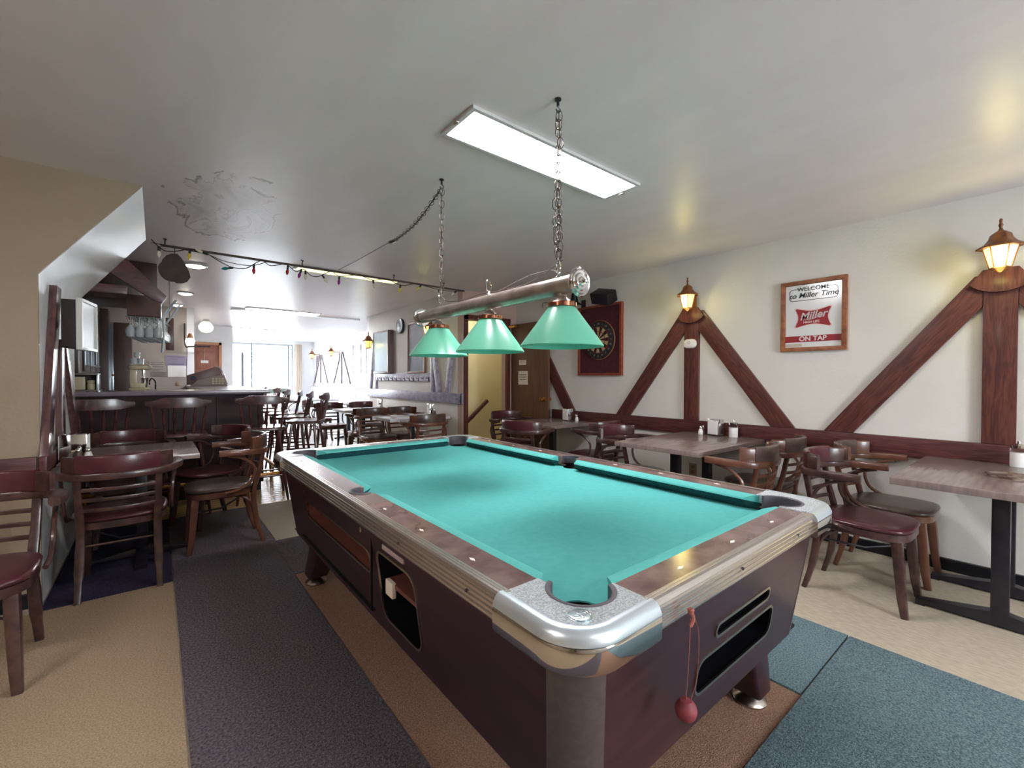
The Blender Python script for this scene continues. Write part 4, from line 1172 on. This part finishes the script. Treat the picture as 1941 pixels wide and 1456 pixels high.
# ------------------------------------------------------------------ the bar counter
t = thing('bar_counter', 'dark wooden bar counter with a pale worn top', 'bar counter', (.1, 5.6, 0))
B().box(-.84, .84, 0, .12, .10, 1.09, .004).box(.72, .84, .12, 4.4, .1, 1.09, .004).obj('front', mat('bar_front', (48, 34, 38), (66, 48, 50), .55, scale=3, stretch=(1, 1, 3), spec=.3), t)
B().box(-.84, .82, .03, .10, 0, .10).box(.74, .82, .1, 4.38, 0, .10).obj('plinth', blackm, t)
B().prism([(-.85, -.06), (.90, -.06), (.90, 4.45), (.30, 4.45), (.30, .50), (-.85, .50)], 1.09, 1.135, 'xy', .008).obj('countertop', mat('bar_top', (112, 100, 112), (140, 128, 140), .2, scale=4, coat=.4), t)
for i in range(5):
    x = -.80 + i * .40
    B().box(x, x + .015, -.012, 0, .14, 1.06, .003).obj('front_moulding', MATS['bar_front'], t)
B().tube([(-.84, -.14, .20), (1.0, -.14, .20), (1.02, .0, .20), (1.02, 4.3, .20)], .022, 10).obj('foot_rail', brass, t)
for x, y in ((-.6, -.14), (0, -.14), (.6, -.14), (1.02, .6), (1.02, 1.8), (1.02, 3.0)):
    B().tube([(x, y, .0), (x, y, .2)], .014, 8).lathe([(.035, 0), (.03, .01)], 12, M.Translation((x, y, 0))).obj('rail_post', brass, t)

# back bar: dark cabinet on the side wall with glazed doors
t = thing('back_bar_cabinet', 'tall dark cabinet with glass doors left behind the bar', 'cabinet', (-.75, 7.9, 0), PI / 2)
B().box(-1.2, 1.05, -.10, -.002, 1.3, 2.35, .004).box(-1.2, 1.05, -.14, -.002, 0, 1.1, .004).obj('carcass', darkwood, t)
for x0 in (-.85, -.22, .41):
    d = B().box(x0, x0 + .58, -.118, -.10, 1.34, 2.3, .003).obj('door', darkwood, t)
    B().box(x0 + .07, x0 + .51, -.121, -.117, 1.42, 2.22).obj('glass_pane', mirror_dark, d)
    for q in ((x0 + .06, x0 + .075, 1.42, 2.22), (x0 + .28, x0 + .29, 1.42, 2.22), (x0 + .06, x0 + .52, 1.41, 1.43), (x0 + .06, x0 + .52, 1.80, 1.82), (x0 + .06, x0 + .52, 2.21, 2.23)):
        B().box(q[0], q[1], -.127, -.118, q[2], q[3]).obj('glazing_bar', silver_blue, d)
# panels on the bar back wall
t = thing('tall_cupboard', 'dark brown cupboard on the wall at the back of the bar', 'cupboard', (-.52, 9.295, 0))
B().box(-.22, -.03, -.30, 0, 0, 2.3, .004).obj('left_door', mat('cupboard_brown', (70, 54, 50), (84, 66, 60), .4, scale=4, stretch=(4, 4, 1)), t)
B().box(-.03, .035, -.27, 0, 0, 2.1, .003).obj('doorway_light', silver_blue, t)  # light glimpsed through a doorway, drawn as a pale strip
B().box(.035, .24, -.32, 0, 0, 2.1, .004).obj('right_door', MATS['cupboard_brown'], t)
B().lathe([(.012, 0), (.016, .012), (0, .018)], 10, M.Translation((.02, -.32, 1.3)) @ M.Rotation(PI / 2, 4, 'X')).obj('knob', brass, t)
def sheet(label, x, z, w, h, m, lines=0, y=9.298, name='posted_sheet'):
    t = thing(name, label, 'notice', (x, y, z))
    B().box(-w / 2, w / 2, -.004, 0, -h / 2, h / 2).obj('sheet', m, t)
    if lines:
        b = B()
        for i in range(lines):
            zz = h * .36 - i * h * .72 / max(1, lines - 1)
            b.box(-w * .4, w * .4, -.0055, -.004, zz - h * .02, zz + h * .02)
        b.obj('print', ink, t)
sheet('lavender sheet above a white sheet on the grey bar wall', .27, 1.55, .28, .17, note_l, 2)
sheet('white sheet pinned under the lavender sheet on the grey bar wall', .29, 1.37, .26, .19, paperw, 0)
sheet('wide pale sheet with lines of print left of the lavender sheet', .02, 1.46, .20, .16, grey_m, 4)
sheet('small framed grey card on the bar wall above the counter', .05, 1.32, .20, .07, mat('grey_card', (140, 134, 126), rough=.6), 3)
t = thing('wall_outlet', 'small beige outlet on the grey bar wall', 'outlet', (.29, 9.298, 1.16))
B().box(-.02, .02, -.005, 0, -.03, .03, .002).obj('plate', MATS['outlet_beige'], t)

# overhead glass rack and hood
t = thing('overhead_box', 'brown box canopy with slanting boards over the bar', 'canopy', (-.08, 5.75, 1.9))
B().box(-.13, .125, -.13, .35, -.03, .17, .004).obj('box', boxm, t)
B().box(.125, .132, -.13, .35, -.05, .16, .001).obj('edge_strip', silver_blue, t)
B().box(-.62, .10, .1, .9, .15, .54, .004).obj('dark_hood', darkwood, t)
t = thing('slanting_plank', 'reddish brown plank slanting down from the white soffit end over the bar', 'plank', (-.1, 4.92, 2.1))
B().prism([(-.105, .185), (-.225, .06), (.085, -.165), (.15, -.185), (.185, -.125)], -.018, .018, 'xz', .003).obj('plank', tim_h, t)
t = thing('horizontal_plank', 'short horizontal reddish brown plank fixed on the soffit end over the bar', 'plank', (-.34, 4.92, 2.0))
B().box(-.16, .16, -.018, .018, -.035, .035, .003).obj('plank', tim_h, t)
t = thing('steel_rail_pipe', 'bright curved steel pipe descending beside the hanging glasses', 'pipe', (.10, 5.70, 1.8))
B().tube(bez([(.07, 0, .26), (.0, 0, .14), (-.03, 0, .05), (-.03, 0, -.1), (-.045, 0, -.28)], 5), .011, 8).obj('pipe', silver_blue, t)
B().tube(bez([(.10, .05, .22), (.03, .05, .09), (-.01, .05, .02)], 5), .009, 8).obj('pipe', silver_blue, t)
t = thing('hanging_board', 'narrow dark board hanging right of the steel pipe', 'board', (.13, 6.4, 1.8))
B().box(-.035, .04, -.01, .01, -.22, .15, .003).obj('board', tim_v, t)
B().tube([(0, 0, .15), (0, 0, .643)], .003, 6).obj('wire', blackm, t)

# hanging wine glasses
prof_g = [(.034, 0), (.034, -.003), (.006, -.008), (.004, -.02), (.004, -.075), (.012, -.085), (.033, -.115), (.038, -.145), (.034, -.18), (.030, -.195), (.028, -.194), (.032, -.178), (.035, -.145), (.030, -.118), (.008, -.088)]
g0 = None
rk = thing('glass_rack', 'row of thin steel rails holding the hanging glasses over the bar', 'rack', (-.08, 5.85, 1.86))
for i in range(5):
    B().box(-.14 + i * .07, -.135 + i * .07, -.28, .70, -.004, .0).obj('rail', steel, rk)
gi = 0
for i in range(4):
    for j in range(9):
        x, y, z = -.185 + i * .07 + j * .012, 5.62 + j * .11, 1.856
        if g0 is None:
            g0 = tag(B().lathe(prof_g, 16, None, False).obj('wine_glass', glassb), 'stemmed glass hanging upside down in the cluster over the bar', 'glass', 'glasses hanging over the bar')
            o = g0
        else:
            o = g0.copy(); C.objects.link(o)
        o.location = (x, y, z)

# things on the bar
ZB = 1.136
t = thing('bar_shelf', 'small open counter shelf holding a tan canister at the left end of the bar', 'shelf', (-.56, 5.95, ZB))
for q in ((-.13, .13, .155, .17), (-.13, .13, 0, .01)): B().box(q[0], q[1], -.11, .11, q[2], q[3], .002).obj('board', mat('shelf_grey', (120, 108, 106), rough=.4) if 'shelf_grey' not in MATS else MATS['shelf_grey'], t)
B().box(.115, .13, -.11, .11, .01, .155, .002).obj('side', silver_blue, t)
B().box(-.13, .13, .10, .11, .01, .155).obj('back', blackm, t)
t = thing('canister', 'square tan canister on the counter shelf', 'canister', (-.57, 5.93, ZB + .012))
B().box(-.045, .045, -.06, .06, 0, .125, .008).obj('body', beige, t)
t = thing('jar', 'squat glass jar with beige contents beside the tan canister', 'jar', (-.485, 5.90, ZB + .012))
B().lathe([(.028, 0), (.03, .01), (.03, .055), (.024, .062), (.03, .07), (.032, .09)], 16).obj('body', beige, t)
B().lathe([(.031, .088), (.033, .094), (.0, .1)], 16).obj('lid', glass, t)
t = thing('milkshake_mixer', 'cream enamel drink mixer standing on the bar', 'mixer', (-.145, 6.1, ZB))
B().box(-.07, .10, -.07, .07, 0, .02, .008).box(-.06, .06, -.05, .06, .02, .07, .01).obj('base', beige, t)
B().box(-.065, -.005, -.03, .03, .06, .22, .012).obj('column', beige, t)
B().rings([[(x, y, z) for x, y in [(a * s, b_ * s) for a, b_ in rrect(-.08, .12, -.055, .055, .05, 5)]] for s, z in ((.7, .21), (.95, .22), (1, .235), (.98, .255), (.7, .268))]).obj('head', beige, t)
B().tube([(.045, 0, .21), (.055, 0, .08)], .012, 10).obj('spindle', chrome, t)
B().lathe([(.022, .03), (.03, .12), (.032, .125)], 16, M.Translation((.055, 0, 0)), False).obj('cup', chrome, t)
t = thing('glass_caddy', 'rack of tumblers stacked on top of the drink mixer', 'tumblers', (-.15, 6.12, ZB + .27))
for i, (x, y, z) in enumerate(((-.03, -.02, 0), (.03, 0, 0), (.0, .03, 0), (0, 0, .065))):
    B().lathe([(.022, 0), (.028, .06), (.026, .06), (.02, .004)], 14, M.Translation((x, y, z)), False).obj('tumbler', glassb, t)
t = thing('tap_hose', 'thin black curved hose rising behind the drink mixer', 'hose', (.0, 6.3, ZB))
B().tube(bez([(0, 0, 0), (.0, 0, .08), (-.03, 0, .12), (-.05, 0, .09), (-.05, 0, .05)], 5), .007, 6).obj('hose', blackm, t)
t = thing('cash_register', 'grey slanted cash register screen with a beige keyboard on the bar', 'cash register', (.62, 8.1, ZB))
B().prism([(-.22, .0), (.24, .0), (.20, .17), (-.12, .10)], -.12, .2, 'xz', .004).obj('base', mat('register_grey', (148, 134, 126), rough=.4), t)
B().prism([(-.26, .16), (.10, .30), (.16, .27), (.24, .02), (-.26, .02)], .02, .06, 'xz', .004).obj('screen_back', mat('register_screen', (110, 84, 82), (124, 98, 94), .35, scale=3), t)
B().tube([(.10, .0, .31), (.16, 0, .29), (.25, 0, .03)], .008, 6).obj('edge_trim', silver_blue, t)
B().lathe([(.035, 0), (.035, .006)], 16, M.Translation((-.18, .018, .12)) @ M.Rotation(PI / 2, 4, 'X')).obj('round_emblem', mat('navy_disc', (50, 52, 84), rough=.5), t)
for i in range(4):
    for j in range(3):
        B().box(.04 + i * .04, .07 + i * .04, -.128, -.119, .03 + j * .035, .055 + j * .035, .002).obj('key', beige, t)
t = thing('small_appliance', 'white ribbed countertop appliance near the end of the bar', 'appliance', (.82, 9.4, ZB))
B().box(-.13, .15, -.1, .12, 0, .2, .006).obj('body', white, t)
B().box(-.12, .14, -.104, -.099, .12, .175, .002).obj('display', mat('display_green', (120, 132, 124), rough=.2), t)
for i in range(9):
    B().box(-.11 + i * .026, -.10 + i * .026, -.104, -.099, .02, .10).obj('rib', beige, t)
for i, (x, y) in enumerate(((.55, 9.2), (.64, 9.6), (.48, 9.7))):
    t = thing('drinking_glass', ('tumbler', 'tall glass', 'short glass')[i] + ' on the far end of the bar' + (' nearest the register', ' next to the white appliance', ' behind the tumbler')[i], 'glass', (x, y, ZB))
    B().lathe([(.03, 0), (.036, .13), (.034, .13), (.028, .006)], 14, None, False).obj('body', glassb, t)
t = thing('wall_sconce', 'white glass sconce on a curved black arm at the end of the bar wall', 'wall lamp', (.44, 9.28, 1.88))
B().lathe([(.02, .16), (.035, .12), (.05, .08)], 12, M.Translation((.02, -.08, -.03)), False).obj('shade', lant_m, t)
B().lathe([(.048, .08), (.07, .03), (.06, -.01), (.03, -.04), (0, -.045)], 16, M.Translation((.02, -.08, -.03))).obj('globe', mat('opal', (255, 250, 235), rough=.4, emis=(255, 250, 230), es=1.5), t)
B().tube(bez([(-.05, 0, .3), (-.05, -.02, .0), (-.03, -.05, -.1), (.02, -.08, -.09), (.3, -.1, -.08)], 5), .012, 8).tube([(-.02, -.06, -.1), (-.03, -.03, -.6)], .005, 6).obj('arm', blackmetal, t)

# entrance door
t = B().box(.64, 1.14, 12.02, 12.06, .0, 2.0, .003).obj('door_2', mat('entrance_wood', (140, 84, 66), (156, 98, 78), .35, scale=4, stretch=(6, 6, 1)))
struct(t)
for z0, z1 in ((.2, .85), (1.0, 1.35), (1.45, 1.85)):
    B().box(.72, 1.06, 12.005, 12.022, z0, z1, .006).obj('door_panel', MATS['entrance_wood'], t)
B().box(.60, .655, 11.97, 12.1, 0, 2.06).box(1.125, 1.18, 11.97, 12.1, 0, 2.06).box(.60, 1.18, 11.97, 12.1, 2.0, 2.06).obj('trim_8', mat('entrance_casing', (188, 140, 104), rough=.5))['kind'] = 'structure'
tn = thing('door_card', 'small white card hanging on the brown entrance door', 'card', (.86, 12.0, 1.62))
B().box(-.07, .07, -.006, 0, -.03, .03).obj('card', paperw, tn)
B().tube([(0, -.003, .03), (0, -.003, .3)], .002, 5).obj('cord', beige, tn)

# front window with bars beyond
w_ = struct(B().box(1.6, 3.46, 15.52, 15.56, .8, .85).box(1.6, 3.46, 15.52, 15.56, 2.28, 2.33).box(1.6, 1.64, 15.52, 15.56, .85, 2.28).box(3.42, 3.46, 15.52, 15.56, .85, 2.28).obj('window_1', mat('window_frame', (150, 160, 168), rough=.4)))
B().box(2.28, 2.32, 15.51, 15.57, .85, 2.28).box(3.30, 3.34, 15.51, 15.57, .85, 2.28).obj('mullion', mat('mullion_grey', (96, 112, 122), rough=.4), w_)
gl = mat('window_glass', (255, 255, 255), rough=0, trans=1.0, ior=1.02)
B().box(1.64, 2.28, 15.535, 15.54, .85, 2.28).obj('pane', gl, w_)
B().box(2.32, 3.30, 15.535, 15.54, .85, 2.28).obj('pane', gl, w_)
fe = thing('iron_fence', 'iron bar fence seen through the bright front window', 'fence', (2.5, 16.6, 0))
for i in range(19):
    x = -1.25 + i * .14
    B().tube([(x, 0, .0), (x, 0, 2.05)], .011, 5).obj('bar', MATS['mullion_grey'], fe)
B().box(-1.3, 1.35, -.01, .01, 1.95, 1.98).box(-1.3, 1.35, -.01, .01, .3, .33).obj('rail', MATS['mullion_grey'], fe)
B().box(-.34, -.28, -.02, .02, 0, 2.1).obj('gate_post', blackmetal, fe)
struct(B().box(-3, 8, 16.1, 22, -.12, -.02).obj('floor_outside', mat('pavement', (190, 190, 188), rough=.8)))
t = thing('window_curtain', 'cream curtain gathered at the right of the front window', 'curtain', (3.60, 15.42, 0))
pts = [(-.10 + .2 * i / 20, .03 * math.sin(i * 1.5)) for i in range(21)]
pts = pts + [(x, y + .012) for x, y in pts[::-1]]
B().prism(pts, .7, 2.34, 'xy').obj('cloth', curtain_m, t)

# mirror on the far right wall, bench
t = thing('wall_mirror', 'tall pale mirror with dark upright strips on the front room wall', 'mirror', (XR, 11.2, 1.72), -PI / 2)
B().box(-.7, .55, -.02, 0, -.32, .38).obj('glass', mat('pale_mirror', (214, 226, 230), rough=.1, metal=.4), t)
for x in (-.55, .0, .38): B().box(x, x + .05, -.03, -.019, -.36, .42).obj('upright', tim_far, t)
t = thing('wall_picture', 'small narrow dark picture on the wall near the front window', 'picture', (XR, 15.1, 1.75), -PI / 2)
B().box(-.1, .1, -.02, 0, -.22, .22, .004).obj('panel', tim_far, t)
t = thing('wall_bench', 'white upholstered bench along the front room wall', 'bench', (XR, 11.9, 0), -PI / 2)
B().box(-3.5, 3.5, -.55, -.02, 0, .38, .01).obj('base', seatwhite, t)
for i in range(5):
    B().box(-3.5 + i * 1.4 + .006, -3.5 + (i + 1) * 1.4 - .006, -.58, -.14, .38, .47, .025).obj('seat_cushion', seatwhite, t)
    B().box(-3.5 + i * 1.4 + .006, -3.5 + (i + 1) * 1.4 - .006, -.14, -.02, .47, .98, .025).obj('back_cushion', seatwhite, t)
t = thing('floor_cabinet', 'white low cabinet under the front window', 'cabinet', (2.9, 14.9, 0))
B().box(-.35, .35, -.2, .2, 0, 1.0, .005).obj('body', white, t)
B().box(-.3, .3, -.206, -.199, .8, .93).obj('display', MATS['display_green'], t)

# ------------------------------------------------------------------ partition wall: boards, clock, coat rack, trusses
t = thing('pale_framed_board', 'pale blue framed display box on the partition beside the clock', 'board', (3.18, 7.48, 1.72), -PI / 2)
B().box(-.32, .32, -.09, 0, -.36, .36, .004).obj('box', mat('box_side', (60, 50, 56), rough=.4), t)
frame(t, .33, .37, .03, .105, mat('frame_grey_wood', (120, 104, 104), rough=.35), y0=0)
B().box(-.30, .30, -.096, -.09, -.34, .34).obj('panel', mat('pale_blue_panel', (160, 184, 196), (176, 196, 206), .3, scale=3), t)
t = thing('wall_clock', 'round black rimmed wall clock with white face on the partition', 'clock', (3.18, 6.85, 2.13), -PI / 2)
R_ = M.Rotation(PI / 2, 4, 'X')
B().lathe([(.125, 0), (.125, .03), (.118, .038), (.108, .034)], 36, R_).obj('rim', mat('clock_rim', (40, 50, 62), rough=.3), t)
B().lathe([(.109, .03), (.109, .033)], 36, R_).obj('face', paperw, t)
B().box(-.003, .003, -.037, -.034, -.01, .07).obj('minute_hand', blackm, t)
B().box(-.01, .05, -.037, -.034, -.004, .004).obj('hour_hand', blackm, t)
t = thing('chalkboard', 'tall framed chalkboard on the partition behind the far lampshade', 'chalkboard', (3.18, 6.28, 1.745), -PI / 2)
B().box(-.27, .27, -.015, -.001, -.38, .38).obj('slate', chalkb, t)
frame(t, .29, .40, .028, .03, mat('frame_pale_brown', (150, 116, 104), rough=.4))
# faint chalk heading strokes
b = B()
for i in range(4): b.box(-.18 + i * .04, -.155 + i * .04, -.0162, -.015, .30, .325)
b.obj('chalk_marks', mat('chalk', (170, 172, 178), rough=.9), t)
t = thing('coat_rack', 'greyed timber coat rack with a scalloped lower edge on the partition', 'coat rack', (3.18, 6.82, 1.065), -PI / 2)
pts = [(-1.02, .275), (1.05, .275), (1.05, .19)]
n = 13
for i in range(n):
    x1 = 1.05 - i * 2.07 / n; x0 = 1.05 - (i + 1) * 2.07 / n
    pts += [(x1 - .012, .165), ((x0 + x1) / 2 + .03, .155), ((x0 + x1) / 2, .235), ((x0 + x1) / 2 - .03, .155), (x0 + .012, .165)]
pts += [(-1.02, .19)]
B().prism(pts, -.035, -.001, 'xz', .002).obj('scalloped_board', tim_blue, t)
for x in (-1.06, 1.07): B().box(x - .035, x + .035, -.036, -.001, 0, .75 if x > 0 else .31, .003).obj('upright', tim_blue, t)
for i in range(n):
    x = 1.05 - (i + .5) * 2.07 / n
    B().tube([(x, -.034, .20), (x, -.07, .195), (x, -.075, .215)], .004, 6).obj('peg', blackmetal, t)
t = thing('timber_frame_panel', 'greyed timber frame forming a V on the partition beside the stair door', 'timber frame', (3.18, 5.48, 1.065), -PI / 2)
B().box(-.26, .29, -.036, -.001, .53, .58, .003).obj('top_rail', tim_blue, t)
poly_part('brace', [(-.26, .53), (-.18, .53), (-.03, 0), (-.14, 0)], 0, .034, tim_blue, t)
poly_part('brace', [(.29, .53), (.215, .53), (.10, 0), (.20, 0)], 0, .034, tim_blue, t)
t = thing('timber_brace', 'pale slanting timber at the far corner of the partition', 'timber frame', (3.18, 8.02, 1.065), -PI / 2)
poly_part('brace', [(-.2, 0), (-.10, 0), (.06, .85), (-.03, .85)], 0, .034, tim_blue, t)

# framed light box on the left truss
t = thing('framed_light_box', 'white framed box with pale glass face on the left side wall', 'framed box', (-.425, 3.97, 1.60), PI / 2 - .16)
B().box(-.14, .14, -.085, 0, -.15, .15, .004).obj('box', mat('lightbox_side', (52, 42, 42), rough=.45), t)
B().box(-.02, .02, 0, .03, -.03, .03, .003).obj('bracket', blackm, t)
frame(t, .15, .16, .018, .03, y0=-.07, m=mat('lightbox_frame', (206, 206, 200), rough=.35))
B().box(-.134, .134, -.092, -.086, -.144, .144).obj('glass_face', mat('lightbox_glass', (206, 216, 214), rough=.15), t)

# ------------------------------------------------------------------ table-top items
def napkin(label, x, y, rz=0, w=.06, d=.075, h=.15, z=.7505):
    t = thing('napkin_dispenser', label, 'napkin dispenser', (x, y, z), rz)
    B().box(-w, w, -d / 2, d / 2, .004, h, .006).obj('body', chrome, t)
    for s in (-1, 1):
        B().box(-w + .006, w - .006, s * d / 2 - .003, s * d / 2 + .004, .012, h - .008, .004).obj('napkins', paperw, t)
    B().box(-w - .002, w + .002, -d / 2 - .002, d / 2 + .002, 0, .006, .002).obj('base', blackm, t)
    return t
def shaker(label, x, y, cont=sugar, s=1.0, z=.7505):
    t = thing('salt_shaker' if cont == sugar else 'pepper_shaker', label, 'shaker', (x, y, z))
    B().lathe([(.019 * s, 0), (.021 * s, .004), (.020 * s, .03), (.013 * s, .055), (.012 * s, .06)], 14).obj('body', cont, t)
    B().lathe([(.013 * s, .058), (.0145 * s, .062), (.013 * s, .075), (.006 * s, .083), (0, .084)], 14).obj('lid', chrome, t)
def pourer(label, x, y, z=.7505):
    t = thing('sugar_pourer', label, 'sugar pourer', (x, y, z))
    B().lathe([(.034, 0), (.036, .004), (.036, .085), (.035, .088)], 20).obj('sugar', sugar, t)
    B().lathe([(.0365, .085), (.0365, .115), (.034, .118)], 20, None, False).obj('glass', glass, t)
    B().lathe([(.0375, .112), (.0375, .128), (.025, .135), (.008, .139), (.007, .152), (0, .153)], 20).obj('lid', chrome, t)
napkin('napkin dispenser on the middle table beside the sugar pourer', 3.98, 1.95, R(75))
pourer('sugar pourer standing on the middle table', 3.98, 1.79)
shaker('white salt shaker on the middle table left of the dispenser', 3.92, 2.06)
shaker('brown shaker behind the salt shaker on the middle table', 3.985, 2.07, mat('pepper', (84, 62, 56), (110, 88, 78), .5, scale=80))
napkin('napkin dispenser on the table beside the open door', 3.93, 3.76, R(80))
shaker('salt shaker on the table beside the open door, right of two', 3.95, 3.63)
shaker('pepper shaker on the table beside the open door, left of two', 3.99, 3.68, MATS['pepper'])
pourer('sugar pourer at the right edge on the large table', 3.98, .13)
napkin('dark faced napkin dispenser on the left wall table', -.395, 3.86, R(88), w=.055, d=.125, h=.165)
shaker('pepper shaker before the dispenser on the left wall table', -.37, 3.77, MATS['pepper'])
shaker('salt shaker before the dispenser on the left wall table, right of the pepper', -.325, 3.77)
napkin('napkin dispenser on the nearest partition table', 3.06, 5.62, R(80))
shaker('pepper shaker on the nearest partition table', 3.05, 5.49, MATS['pepper'])
napkin('greenish napkin dispenser on the farther partition table', 3.06, 7.45, R(80))
t = thing('glass_ashtray', 'round clear glass ashtray on the table at the right edge', 'ashtray', (3.52, .14, .7505))
B().lathe([(.0, 0), (.085, 0), (.095, .008), (.098, .014), (.092, .013), (.082, .006), (0, .006)], 36).obj('dish', mat('amber_glass', (214, 200, 190), rough=.05, trans=.95), t)
for x, y, lb in ((2.42, 5.45, 'small white ashtray at the left of the nearest partition table'), (2.75, 5.62, 'small white ashtray in the middle of the nearest partition table')):
    t = thing('small_ashtray', lb, 'ashtray', (x, y, .7505))
    B().lathe([(.03, 0), (.042, .02), (.038, .02), (.026, .005), (0, .005)], 16).obj('dish', white, t)
light('stairwell_bulb', 'POINT', (3.9, 5.5, 2.2), 3.2, (1, .95, .86), .08)
